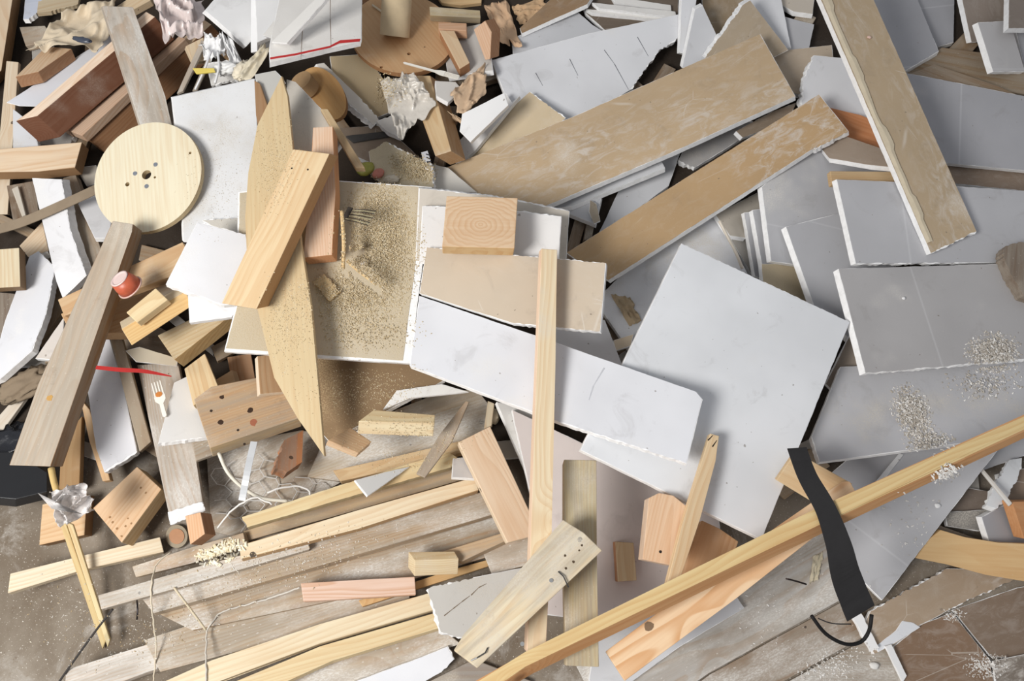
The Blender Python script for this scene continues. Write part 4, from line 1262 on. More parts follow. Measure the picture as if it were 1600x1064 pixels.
S('tx', 'printed_scrap', 'small white scrap with dark printed letters below the pine post end', [(658,238),(668,235),(677,266),(664,262)], (214,214,218), 4, 'paper_plain', lim=.3)
oo, T, n = ALL['tx']; inv = oo.matrix_basis.inverted()
for (a, b, c_, d) in (((665.5,240),(672,242),(672,243.6),(665.5,241.6)), ((666.5,245),(673,248),(673,250),(666.5,247)), ((667,252),(674,252),(674,255),(667,255)), ((667,256.5),(675,259),(674,261),(667,258))):
    pp = [inv @ Vector(on_plane(q, T[0], n)) for q in (a, b, c_, d)]
    me = to_mesh(prism([(p.x, p.y) for p in pp], 0, .0004), 'printed_letter'); paint(me, lin((52, 50, 56))); link('printed_letter', me, 'rubber', parent=oo)

# ------------------------------------------------ left centre, upper layers
S('s19a', 'plasterboard_scrap', 'small grey corner left of the tip of the plywood point', [(398,116),(430,110),(442,122),(414,172),(404,150)], (196,194,188), 12.5, 'paper', lim=.2)
B('s19b', 'plywood_strip', 'brown strip between the tall white board and the plywood point', [(397,125),(406,130),(418,165),(405,210),(400,180)], (170,130,90), 8, 'ply', lim=.2)
S('s19', 'plasterboard_sheet', 'grey triangular sheet right of the plywood point', [(448,124),(462,128),(500,168),(540,215),(520,240),(450,245)], (196,190,180), 12.5, 'paper_grit', lim=.2)
B('s19c', 'wood_offcut', 'sawdust-covered brown strip right of the pink block at the top of the sawdust sheet', [(500,170),(512,170),(570,262),(555,262)], (190,164,124), 14, 'ply_dusty', lim=.2)
S('g6', 'plasterboard_sheet', 'tall white board beside the round wooden disk, speckled with dust', [(269,152),(398,123),(404,240),(412,330),(400,385),(287,378),(280,250)], (226,227,228), 12.5, 'paper_grit', off=(-3,-2), lam=.1)
S('g7b', 'plasterboard_offcut', 'white offcut showing below the bright white sheet', [(292,440),(380,420),(372,480),(362,495),(296,504)], (230,230,232), 12, 'painted')
S('g7c', 'plasterboard_scrap', 'grey torn strip between the tall white board and the bright white sheet', [(316,344),(384,340),(388,372),(330,352)], (206,202,194), 10, 'paper_grit', lim=.25, rag_e=(0,), rag_a=1.5)
S('g2', 'plasterboard_sheet', 'dark brown dusty triangular sheet below the sawdust-covered sheet', [(440,545),(560,560),(650,566),(694,594),(600,644),(514,690),(470,640)], (138,114,86), 10, 'back_dusty', lim=.2)
S('g1', 'plasterboard_sheet', 'sheet heaped with sawdust and splinters in the left centre', [(372,300),(530,282),(675,292),(641,568),(350,549),(368,478)], (204,192,170), 12.5, 'paper_dusty', off=(1,3), lam=.1, fpoly=[(374,301),(530,283),(665,292),(630,564),(352,545),(370,478)])
S('g7', 'plasterboard_offcut', 'bright white sheet poking out left from under the light stud', [(308,347),(384,366),(400,470),(350,477),(259,444)], (236,237,240), 12.5, 'painted', off=(1,4), rag_e=(0,3), rag_a=1)
# ------------------------------------------------ bottom left long boards
B('m6', 'plank', 'white-washed plank in the bottom left corner, leftmost of the bottom battens', [(100,1100),(103,1046),(300,985),(470,925),(560,900),(570,940),(470,975),(230,1050)], (214,208,200), 14, 'old_dusty', off=(1,4), lim=.12)
B('P0', 'plank', 'dusty grey plank just above the white-washed plank at bottom left', [(225,1000),(560,888),(640,920),(640,935),(400,1010),(250,1050)], (184,170,148), 8, 'old_dusty', lim=.12)
B('P2', 'plank', 'weathered wide plank, lower of the two dusty grey ones left of the pink block', [(240,955),(500,880),(795,796),(830,850),(560,930),(300,985)], (178,156,126), 12, 'old_dusty', lim=.1)
B('P1', 'plank', 'weathered wide plank, upper of the two dusty grey ones left of the pink block', [(208,918),(500,838),(775,762),(796,796),(520,878),(240,958)], (184,162,132), 14, 'old_dusty', off=(1,5), lim=.1)
B('m4', 'batten', 'tan batten under the dusty grey board, uppermost of the long battens', [(520,735),(640,708),(722,688),(726,706),(640,728),(532,752)], (214,184,138), 20, 'pine', off=(1,5), lim=.12)
B('m3b', 'batten', 'brown-edged batten behind the light one, dotted with holes', [(380,830),(560,775),(735,722),(738,745),(560,796),(382,846)], (196,168,128), 14, 'old', lim=.12)
B('m3', 'batten', 'yellowish split-ended batten lying above the chicken wire corner', [(378,808),(500,768),(700,706),(716,716),(705,730),(540,778),(386,824)], (224,202,152), 18, 'pine', off=(1,4), lim=.12, rag_e=(6,), rag_a=2)
B('m2c', 'batten', 'brownish thin batten under the pile of pale shavings', [(206,885),(300,855),(380,832),(384,850),(300,880),(212,902)], (196,172,138), 14, 'old_dusty', lim=.12)
B('m2a', 'batten', 'long batten with orange stains running left from under the shavings', [(153,930),(300,888),(480,840),(484,858),(300,912),(158,952)], (206,196,180), 16, 'old_dusty', off=(1,3), lim=.12)
B('m2b', 'batten', 'long light batten with a nail in it and a stepped grey left end', [(374,852),(560,797),(742,745),(748,766),(560,826),(376,874)], (232,212,176), 20, 'pine', off=(1,4), lim=.12, side=(200,160,108))
B('m1', 'batten', 'light batten at the lower left, its free end on the bare floor', [(16,896),(130,868),(250,839),(256,862),(130,890),(12,927)], (230,216,186), 26, 'pine', off=(3,3), lim=.12)
B('m9', 'plank', 'wide grey weathered plank at the bottom edge beside the white scrap', [(380,1100),(500,1040),(688,980),(720,1006),(600,1045),(520,1100)], (182,164,140), 14, 'old_dusty', lim=.12)
S('m10', 'plasterboard_scrap', 'white scrap with dark specks at the bottom edge left of the nailed board', [(552,1066),(650,1030),(700,1010),(710,1030),(690,1050),(600,1100),(540,1100)], (228,229,233), 10, 'painted', rag_e=(2,3), rag_a=1.5, lim=.15)
B('m9b', 'plank', 'dark grey plank at the bottom edge right of the white scrap', [(650,1075),(740,1030),(830,1064),(820,1110),(640,1110)], (150,140,130), 12, 'old', lim=.15)
B('m8', 'batten', 'yellow pine batten at the bottom edge, lower of the two clean ones', [(330,1080),(500,1010),(684,956),(690,980),(520,1032),(370,1100)], (226,204,156), 18, 'pine', off=(1,4), lim=.12)
B('m7', 'batten', 'clean light batten at the bottom edge, upper of the two', [(200,1090),(330,1032),(500,975),(672,926),(680,952),(500,1005),(340,1064),(300,1090)], (230,214,178), 20, 'pine', off=(1,3), lim=.12)
B('m13a', 'wood_strip', 'thin golden wood strip running up from the pink striped block', [(560,938),(700,892),(792,866),(796,874),(700,905),(566,948)], (214,174,116), 12, 'pine', lim=.15)
B('m14', 'plank', 'weathered plank end left of the long upright batten, above the nailed board', [(754,862),(826,836),(850,850),(850,876),(768,897)], (186,168,146), 20, 'old_dusty', off=(2,5), lim=.2)
B('m15', 'plank', 'brown plank below the lower end of the pink-grained board', [(690,862),(786,832),(796,842),(720,878)], (200,172,134), 18, 'old', lim=.2)
S('m13', 'plasterboard_offcut', 'dusty white offcut with a line of staples left of the nailed board', [(668,920),(740,902),(832,884),(850,900),(800,985),(740,1000),(688,988)], (206,203,197), 12.5, 'paper_grit', off=(-3,2), rag_e=(0,4,5,6), rag_a=2, lim=.2)
B('m11', 'wood_block', 'clean pink stick with fine striped grain lying on the dusty planks', [(470,911),(560,906),(648,901),(650,929),(474,940)], (232,198,176), 26, 'pine_fine', lim=.15, off=(1,2))
B('m12', 'wood_block', 'short pine block with a dusty top just above the pink striped stick', [(638,862),(710,861),(717,873),(648,876)], (206,182,138), 30, 'pine_dusty', off=(-1,24), side=(222,202,158), lim=.3)
S('m5', 'plasterboard_scrap', 'small pale triangular offcut lying on the long battens', [(554,750),(600,738),(640,729),(574,775)], (222,222,220), 5, 'paper_plain', off=(-1,2), lim=.2)
S('m5b', 'plasterboard_scrap', 'small white-edged grey scrap next to the pink-grained board', [(708,716),(732,714),(748,748),(706,746)], (196,192,190), 8, 'paper_grit', off=(-1,3), lim=.2)
B('k7', 'wood_block', 'small pine chunk lying beside the tip of the plywood point', [(512,688),(548,668),(581,690),(560,708)], (200,164,122), 22, 'pine', off=(-4,7), side=(232,196,154), lim=.2)
B('k8', 'wood_block', 'short yellowish pine stick below the brown triangular sheet', [(584,640),(680,648),(679,662),(560,658)], (206,186,142), 24, 'pine', off=(-2,19), side=(226,206,162), lim=.2)
B('k9', 'wood_splinter', 'long grey pointed splinter standing right of the pine stick', [(728,626),(733,628),(706,690),(664,746),(650,740),(686,680)], (186,164,138), 5, 'old', lim=.3)
S('k10', 'plasterboard_sheet', 'thin pale strip under the lower edge of the long middle sheet', [(620,610),(690,600),(732,612),(640,622),(598,640)], (226,224,220), 8, 'painted', lim=.2)
crumple('paper_scrap', 'small curled pale paper beside the pink-grained board top', (772,650), 9, 14, 0, 14, (214,200,174), 'cloth', 'paper', 81, .5, sub=3)
B('k11', 'wood_strip', 'pale strip sticking up behind the pink-grained board', [(762,626),(772,630),(768,665),(756,670)], (206,190,160), 12, 'pine', lim=.2)

# block group lower left
B('k2', 'wood_block', 'brown striped block standing upright under the plastic-wrapped sticks at lower left', [(66,788),(136,772),(132,836),(61,852)], (222,186,140), 34, 'pine', off=(13,2), side=(150,112,72))
B('k1', 'wood_block', 'square pitted pine block with worn corners at lower left', [(145,794),(214,729),(252,764),(190,848)], (222,184,142), 34, 'pine', off=(16,7), side=(214,182,132))
disk('jar', 'glass_jar', 'dusty round jar seen from above next to the square pitted block', (276, 838), 17, 18, 0, 10, (150,136,112), (130,118,100), 'plastic', cat='jar')
disk('jarl', 'jar_lid', '', (276, 838), 12, 12, 0, 1, (176,126,86), (150,110,80), 'plastic', lift=0.0)
ALL['jarl'][0].parent = ALL['jar'][0]; ALL['jarl'][0].matrix_parent_inverse = ALL['jar'][0].matrix_basis.inverted(); ALL['jarl'][0]['label'] = 'rusty brown lid centre'
B('k12', 'wood_block', 'small orange block end between the white-tipped plank and the shavings', [(289,806),(313,800),(320,834),(297,851)], (222,176,134), 26, 'pine', off=(17,2), side=(170,120,82), lim=.2)

# ------------------------------------------------ centre right sheets
S('d5b', 'plasterboard_sheet', 'thin pale sheet with a white left edge behind the upright batten', [(776,628),(840,640),(860,700),(850,790),(838,770)], (222,220,216), 12.5, 'paper_plain', off=(-3,3), lim=.15)
S('d6', 'plasterboard_sheet', 'grey sheet edge showing below the orange-grained board at the bottom', [(930,1000),(1080,920),(1152,934),(1163,950),(1060,1012),(960,1085),(920,1064)], GC, 12.5, 'paper_plain', lim=.15)
S('d5', 'plasterboard_sheet', 'wide pinkish-grey sheet carrying the small blocks at the bottom centre', [(800,640),(905,690),(1040,765),(1122,800),(1130,860),(1020,925),(930,970),(850,960),(835,800)], (224,214,210), 12.5, 'paper_plain', lim=.12)
S('d8', 'plasterboard_strip', 'pale strip crossing the dark gap left of the largest white sheet', [(958,532),(990,522),(986,540),(962,548)], (216,200,176), 8, 'back_soft', lim=.3)
paper('paper_strip', 'curled brown paper strips in the gap left of the largest white sheet', [(955,458),(985,462),(1003,500),(985,508)], 8, (190,170,140), seed=62, nn=16)
S('d7', 'plasterboard_sheet', 'small grey sheet corner right of the upright batten, under the brown short board', [(850,498),(945,500),(973,573),(960,600),(860,560)], GW, 12.5, 'paper_plain', lim=.15)
S('d1', 'plasterboard_sheet', 'largest white sheet, clean and square, right of centre', [(1065,380),(1328,503),(1190,843),(907,703)], (228,230,233), 12.5, 'paper_plain', lam=.12, rag_e=(0,), rag_a=.8)
S('d4a', 'plasterboard_sheet', 'pale sheet with a dusty rim, lower of the two under the square knotty block', [(655,294),(770,306),(890,330),(884,420),(650,408)], (208,200,188), 12.5, 'paper_grit', off=(-2,-2), rag_e=(0,1), rag_a=1, lim=.15)
S('d4b', 'plasterboard_sheet', 'pale sheet with a torn top edge, directly under the square knotty block', [(660,322),(772,326),(877,338),(872,430),(655,412)], (230,228,226), 12.5, 'paper_plain', off=(2,-1), rag_e=(0,1), rag_a=1, lim=.15)
S('d2', 'plasterboard_sheet', 'long clean white-grey sheet crossing the middle under the upright batten', [(655,462),(860,532),(1088,612),(1098,624),(1073,724),(870,658),(640,571)], (222,223,227), 12.5, 'paper_plain', off=(0,4), lim=.15, rag_e=(4,), rag_a=1)
S('d3', 'plasterboard_sheet', 'short brown-backed board crossed by the upright batten', [(666,386),(800,398),(947,411),(938,518),(800,505),(655,458)], (203,188,168), 12.5, 'back_soft', off=(3,4), rag_e=(0,1,3), rag_a=1, lim=.15)
B('bk', 'wood_block', 'square knotty pine block sitting on the pale sheet, upper middle', [(698,306),(809,309),(804,388),(691,385)], (222,190,152), 32, 'pine_knotty', off=(-1,12), side=(218,180,122), lim=.1)

# ------------------------------------------------ small blocks bottom centre
B('n2', 'stud_offcut', 'weathered mossy upright stud, passing under the nailed board', [(881,718),(932,719),(933,900),(936,1042),(884,1040),(881,900)], (200,186,146), 34, 'old', off=(-3,3), side=(206,186,140), lim=.12)
B('n4', 'wood_block', 'smallest upright pine block between the weathered stud and the chamfered block', [(961,846),(990,848),(995,907),(965,909)], (226,202,160), 22, 'pine', off=(-4,0), side=(190,130,84), lim=.12)
B('n5', 'wood_block', 'pink chamfered block with a pointed top left of the splintered stick', [(1014,778),(1030,770),(1052,774),(1072,790),(1052,884),(1004,874)], (228,190,152), 34, 'pine', off=(-7,2), lim=.12, side=(230,200,170))
B('n6', 'wood_block', 'orange-tan block right of the splintered stick, half under the long batten', [(1097,813),(1125,826),(1154,846),(1134,905),(1090,930),(1060,905)], (220,172,124), 34, 'pine', lim=.15)
B('n7', 'splintered_stick', 'long split stick with a blackened tip lying on the largest white sheet', [(1110,677),(1124,681),(1118,720),(1094,810),(1060,914),(1041,916),(1066,820),(1085,760)], (232,204,160), 12, 'pine', lim=.3)
B('m16', 'plank', 'pink-grained short board right of the dusty planks, left of the upright batten', [(716,691),(766,666),(828,800),(830,838),(793,848)], (236,206,172), 20, 'pine', off=(-3,3), side=(236,214,180), lim=.2)
B('n3', 'batten', 'long light upright batten crossing the middle sheets', [(846,388),(871,390),(868,560),(862,830),(853,1018),(823,1020),(834,700)], (230,210,172), 20, 'pine', off=(-4,0), side=(240,208,176), lim=.12)
B('n1', 'board', 'thick nailed board lying diagonally at the bottom centre', [(880,812),(912,832),(941,860),(746,1044),(709,1016),(724,992)], (230,214,178), 30, 'old', off=(-2,3), side=(232,216,178), lim=.2)
# right bottom wood
B('q3', 'plywood_offcut', 'light plywood offcut under the black strap', [(1213,750),(1243,706),(1332,756),(1292,798)], (216,186,140), 12, 'ply', off=(-3,-2), lim=.2)
B('q2', 'plank', 'orange board with bold wavy grain and a knot, crossing beneath the long batten', [(946,1018),(1120,888),(1316,752),(1328,752),(1345,782),(1150,935),(976,1064)], (240,204,160), 18, 'pine_bold', off=(-3,2), lim=.15)
B('q1', 'batten', 'long round-edged pine batten running from the bottom edge to the right edge', [(1660,618),(1664,642),(1280,820),(820,1042),(760,1085),(700,1085),(820,1019),(1280,792)], (222,194,134), 26, 'pine', off=(5,13), side=(218,158,98), lim=.15, bev=5)

# ------------------------------------------------ top layers, left
B('h1', 'plank', 'plaster-dusted grey plank lying over the beam stack, its foot at the round disk', [(160,9),(208,11),(258,150),(270,200),(222,204)], (204,194,180), 12, 'old_dusty', off=(-3,2), lim=.3)
ribbon('flat_strip', 'flat grey-brown strip running from the left edge under the round disk', [(-20,362),(40,345),(150,296),(180,280)], 21, (150,134,114), 'card', 1.5, 'strip', slope=.3)
B('stA', 'stud', 'long weathered grey stud from under the round disk down to the left', [(176,345),(208,350),(206,362),(79,729),(14,727),(60,600)], (186,172,152), 38, 'old', off=(17,6), side=(152,112,72), lim=.25)
disk('disk', 'cable_spool_flange', 'round pale wooden disk with screws and a centre hole, upper left', (231, 277), 91, 78, -50, 10, (230,222,196), (206,188,150), 'ply', holes=[((229,273), 9), ((199,288), 4.2), ((297,239), 2.6), ((242,277), 2.4)], off=(5,3), cat='disk')
for sp in ((243,257),(211,271),(229,291)):
    child_at('disk', 'screw', disc_bm(.0045, .0016, 16, r2=.0032), sp, 'metal', (190,196,206))
B('g5', 'wood_block', 'pink pine block behind the light stud, its orange end facing down', [(489,199),(520,197),(524,300),(519,398),(473,403),(484,300)], (226,190,158), 36, 'pine_dusty', off=(8,13), side=(220,152,98), lim=.2)
B('g3', 'plywood_piece', 'long pointed plywood sliver lying between the tall white board and the sawdust sheet', [(440,118),(449,150),(458,240),(470,380),(486,480),(497,600),(507,714),(466,655),(428,590),(402,482),(386,400),(383,340),(388,270),(402,195)], (214,190,144), 8, 'ply_dusty', lim=.25, off=(3,1))
B('g4', 'stud_offcut', 'light pine stud offcut laid over the plywood point, left centre', [(458,233),(515,240),(401,483),(346,474)], (226,198,152), 38, 'pine', off=(17,0), side=(198,150,96), lim=.25)
for hp in ((456, 263), (481, 265)):
    child_at('g4', 'nail_hole', disc_bm(.0016, .0003, 10), hp, 'rubber', (50,38,30), lift=0.0)

# ------------------------------------------------ thin and soft things on top
cord('yellow_stick', 'wet yellow twin stick wrapped in plastic, its upper end under the weathered stud', [(80,732),(84,752),(90,772)], 5, (206,178,120), 'card', 'stick')
B('k4', 'bundle_stick', 'pale yellow striped stick lying on the floor below the plastic knot, left one', [(92,815),(102,815),(166,1000),(160,1015)], (214,190,132), 6, 'pine', lim=.35)
B('k4b', 'bundle_stick', 'pale yellow striped stick lying on the floor below the plastic knot, right one', [(103,815),(114,820),(172,1000),(168,1012)], (222,202,150), 6, 'pine', lim=.35)
paper('plastic_film', 'crumpled white plastic knot wrapped round the yellow sticks at lower left', [(72,770),(128,756),(142,800),(88,828)], 30, (244,240,238), 'film', 'plastic', seed=91, nn=50, sc=2.2, jit=.06)
ribbon('black_strap', 'wide black strap bending over the long batten at lower right', [(1245,700),(1262,745),(1290,795),(1310,850),(1322,900),(1345,958)], [28,28,30,36,44,46], (44,43,44), 'rubber', 1.5, 'strap', slope=.45)
cord('black_wire', 'black wire loop lying on the brown planks below the strap', [(1268,962),(1290,990),(1320,1006),(1345,1003),(1358,985),(1362,960)], 2.6, (28,27,27), 'rubber', 'wire')
cord('thin_wire', 'thin dark wire arcing above the thicker black loop', [(1278,966),(1300,974),(1330,975)], .8, (40,40,40), 'rubber', 'wire')
cord('nail', 'dark nail lying on the grey plank left of the black strap', [(1228,904),(1244,908),(1260,913)], 1.2, (60,52,50), 'metal', 'nail')
paper('paper_strip', 'curled pale strip on the grey plank, left of the black strap', [(1272,868),(1288,862),(1280,905),(1266,912)], 5, (204,194,170), seed=66, nn=12)
ribbon('red_ribbon', 'thin red plastic ribbon crossing right of the weathered stud', [(150,574),(190,578),(225,580),(268,588)], [6,7,6,1.5], (176,40,36), 'plastic', .8, 'ribbon', slope=.3)
cord('white_cable', 'curved white cable on the chicken wire below the knotty block', [(342,708),(356,738),(380,762),(410,778),(450,783)], 3, (232,226,210), 'plastic', 'cable')
ribbon('grey_strip', 'flat light grey strip standing across the chicken wire', [(397,690),(388,730),(378,782)], 11, (190,192,194), 'plastic', 1.0, 'strip', slope=.3)
cord('string', 'white frayed string on the chicken wire', [(418,770),(440,762),(470,760),(484,768),(484,774)], 1.6, (226,222,216), 'cloth', 'string', wob=2)
cord('string', 'white twisted string below the curved cable, left end down', [(340,825),(360,800),(385,782),(402,778),(425,788)], 1.5, (230,226,220), 'cloth', 'string', wob=2)
cord('cotton_string', 'long beige string hanging across the battens at bottom left', [(268,862),(246,880),(238,905),(236,935),(240,975),(244,1010),(240,1064)], 1.2, (220,208,186), 'cloth', 'string', wob=1.5)
cord('cotton_string', 'frayed grey string running from under the pink stick down to the bottom edge', [(468,918),(420,935),(350,955),(335,968),(324,985),(322,1020),(322,1070)], 1.4, (206,200,190), 'cloth', 'string', wob=2)
cord('wood_splinter', 'thin pale lath crossing the planks beside the beige string', [(272,918),(300,955),(322,985)], 1.8, (214,200,172), 'card', 'splinter')
cord('nail', 'dark long nail sticking out below the orange-stained batten', [(214,938),(215,952),(214,968)], 1.3, (60,56,58), 'metal', 'nail')
cord('dark_rod', 'dark thin rod on the floor at the bottom left, running down from the batten', [(176,952),(150,985),(110,1040),(92,1066)], 1.8, (62,58,56), 'rubber', 'rod')
cord('pencil', 'thin stick with yellow and white paint in the dark gap left of the grey sheets', [(1124,345),(1138,372),(1150,395),(1160,420)], 3, (216,206,190), 'plastic', 'stick', slope=.3)
cord('wood_splinter', 'long splinter on the sawdust sheet beside the pink block', [(534,330),(537,380),(536,420)], 3.2, (224,198,150), 'pine', 'splinter')
cord('wood_splinter', 'slanting split splinter on the sawdust sheet', [(543,408),(562,424),(588,444)], 3.2, (224,198,150), 'pine', 'splinter')
B('wc1', 'wood_chip', 'small squarish wood chip on the sawdust sheet near the plywood point', [(490,440),(506,428),(532,456),(515,470)], (214,186,134), 8, 'ply_dusty', lim=.3, rag_e=(0,1,2,3), rag_a=1.5)
B('wc2', 'wood_chip', 'pale chip in the middle of the sawdust heap', [(545,386),(562,380),(566,386),(550,394)], (222,198,152), 4, 'pine', lim=.3)
crumple('plaster_crumb', 'white plaster crumb on the sawdust heap', (568,412), 7, 6, 0, 8, (246,242,238), 'cloth', 'crumb', 93, .4, sub=2)
crumple('plaster_crumb', 'single white crumb on the grey sheet at right', (1412,466), 3.5, 3, 0, 4, (244,244,244), 'cloth', 'crumb', 94, .3, sub=2)
crumple('plaster_crumb', 'white crumb on the leaning sheet below the long batten', (1465,790), 5.5, 4.5, 0, 5, (236,236,236), 'cloth', 'crumb', 95, .3, sub=2)
crumple('plaster_crumb', 'white plaster lump on the floor plank at the bottom edge, lower right', (1366,1040), 8, 6, 0, 8, (236,234,230), 'cloth', 'crumb', 96, .4, sub=2)
crumple('plaster_crumb', 'pinkish plaster crumb on the long brown board near the top', (1358,58), 5, 4, 0, 4, (222,190,176), 'cloth', 'crumb', 97, .4, sub=2)

# wire brush comb in the sawdust
rt = bpy.data.objects.new('wire_brush', None); COL.objects.link(rt)
P0 = surf((540, 338)); rt.location = Vector(P0) + Vector((0, 0, .001))
for i in range(9):
    a = Vector(at_z((537 + i * 2.2, 343 - i * 2.0), P0[2] + .003)); b = Vector(at_z((575 + i * 1.6, 352 - i * 3.0 + (i % 3)), P0[2] + .0045))
    me = to_mesh(tube_bm([a - rt.location, (a + b) / 2 - rt.location + Vector((0, 0, .002)), b - rt.location], .0007, 5), 'bristle')
    paint(me, lin((190, 184, 150) if i % 2 else (70, 66, 60))); link('bristle', me, 'wire', parent=rt)
me = to_mesh(prism([(-.004, -.006), (.004, -.006), (.012, .014), (.004, .016)], 0, .004, .0005), 'brush_base')
paint(me, lin((60, 54, 48))); link('brush_base', me, 'rubber', parent=rt)
tag(rt, 'small dark wire bristles half buried in the sawdust', 'brush')

# cup of red sauce
c0 = (207, 452)
Pc = surf(c0); zc = max(hm(Pc[0] + dx, Pc[1] + dy) for dx in (-.015, 0, .015) for dy in (-.015, 0, .015))
Pc = Vector(at_z(c0, zc)); rt = bpy.data.objects.new('sauce_cup', None); COL.objects.link(rt)
rt.location = Pc; rt.rotation_euler = (math.radians(-14), math.radians(-22), 0)
rt.location.z += .006
def lathe(prof, seg=32):
    bm = bmesh.new(); rings = []
    for r, z in prof:
        rings.append([bm.verts.new((r * math.cos(2 * math.pi * i / seg), r * math.sin(2 * math.pi * i / seg), z)) for i in range(seg)])
    for a, b in zip(rings, rings[1:]):
        for i in range(seg):
            bm.faces.new((a[i], a[(i + 1) % seg], b[(i + 1) % seg], b[i]))
    bm.faces.new(rings[0][::-1]); bm.faces.new(rings[-1])
    return bm
for nm, prof, c, mt in (('cup_body', [(.0205, .002), (.0195, .012), (.0165, .024)], (196, 96, 66), 'food'), ('cup_rim', [(.0225, 0), (.0225, .002), (.0205, .002)], (214, 180, 168), 'plastic'), ('cup_base', [(.0155, .024), (.0160, .0262), (.0125, .0262), (.012, .0250)], (230, 206, 200), 'plastic')):
    me = to_mesh(lathe(prof), nm); paint(me, lin(c))
    for p in me.polygons: p.use_smooth = len(p.vertices) == 4
    link(nm, me, mt, parent=rt)
tag(rt, 'small plastic cup of red sauce, tipped over on the tan plank', 'cup')
bump_hm(Pc, .022, Pc.z + .03)

# nails and staples on the nailed board
for p in ((861, 907), (816, 966 + 40)):
    child_at('n1', 'nail_head', disc_bm(.0028, .0010, 12), p, 'metal', (206, 206, 204))
oo, T, n = ALL['n1']; inv = oo.matrix_basis.inverted()
for seq in ([(762,1012),(758,1020),(745,1028),(736,1032)], [(872,893),(880,901),(888,918)]):
    pts = [inv @ Vector(on_plane(p, T[0], n)) for p in seq]
    pts = [Vector((p.x, p.y, .0015 + .002 * math.sin(i * 1.2))) for i, p in enumerate(pts)]
    me = to_mesh(tube_bm(pts, .0009, 6), 'bent_nail'); paint(me, lin((96, 96, 98))); link('bent_nail', me, 'metal', parent=oo)

# black score marks and stapled line on sheets
def marks(key, name, segs, wid, col, h=.0004):
    oo, T, n = ALL[key]; inv = oo.matrix_basis.inverted()
    for a, b in segs:
        A = inv @ Vector(on_plane(a, T[0], n)); Bq = inv @ Vector(on_plane(b, T[0], n))
        d = Vector((Bq.x - A.x, Bq.y - A.y)); d.normalize(); q = Vector((-d.y, d.x)) * wid / 2000
        me = to_mesh(prism([(A.x - q.x, A.y - q.y), (Bq.x - q.x * .4, Bq.y - q.y * .4), (Bq.x + q.x * .4, Bq.y + q.y * .4), (A.x + q.x, A.y + q.y)], 0, h), name)
        paint(me, lin(col)); link(name, me, 'rubber', parent=oo)
marks('f1', 'score_mark', [((944,78),(960,100)), ((960,100),(982,140)), ((996,58),(1013,88)), ((890,92),(903,118)), ((837,114),(848,134))], 1.4, (110,112,118))
marks('m13', 'staple_line', [((694,962),(708,951)), ((708,951),(722,940)), ((722,940),(734,931)), ((736,930),(748,918)), ((748,918),(760,912))], 1.6, (120,104,84))
marks('d2', 'scuff_mark', [((944,575),(927,603)), ((927,603),(920,625))], 2.5, (200,202,207))
marks('s6', 'stitch_line', [((516,-10),(516,30)), ((516,30),(517,72)), ((473,40),(470,92))], 1.3, (140,120,104))
marks('n7', 'black_mark', [((1106,688),(1114,680)), ((1113,698),(1120,688))], 2, (40,34,30))

def holes(key, name, pts, col, r=2.0):
    for i, p in enumerate(pts):
        bm = disc_bm(r * (.7 + .5 * noise.noise((i * 3.3, 1, 1)) + .3) / 1000, .0003, 9)
        for v in bm.verts: v.co.x *= 1 + .6 * noise.noise((i, v.co.x * 900, 2)); v.co.y *= 1 + .6 * noise.noise((i, v.co.y * 900, 5))
        child_at(key, name, bm, p, 'rubber', col)
holes('k1', 'nail_pit', [(172,808),(176,816),(183,826),(200,810),(205,818),(190,838),(196,822),(220,762),(228,770)], (156,120,82), 1.8)
holes('i6', 'knot_hole', [(347,620),(391,641),(345,660)], (62,44,32), 4)
holes('i6', 'knot', [(396,660)], (168,104,78), 6)
holes('i6', 'nail_hole', [(372,672),(330,642),(382,694)], (50,38,30), 2)
holes('n1', 'nail_pit', [(883,868),(884,888),(896,878),(905,860),(909,852)], (84,68,50), 1.6)
holes('n5', 'nail_hole', [(1032,862)], (40,32,28), 2)
holes('stA', 'resin_spot', [(78,622)], (190,148,84), 5)
holes('m2b', 'knot_hole', [(395,867)], (84,72,60), 5)
holes('q2', 'knot', [(1014,979)], (132,108,84), 7)

# chicken wire (one continuous netting)
GNZ = float(ALL['gn'][1][0][2])


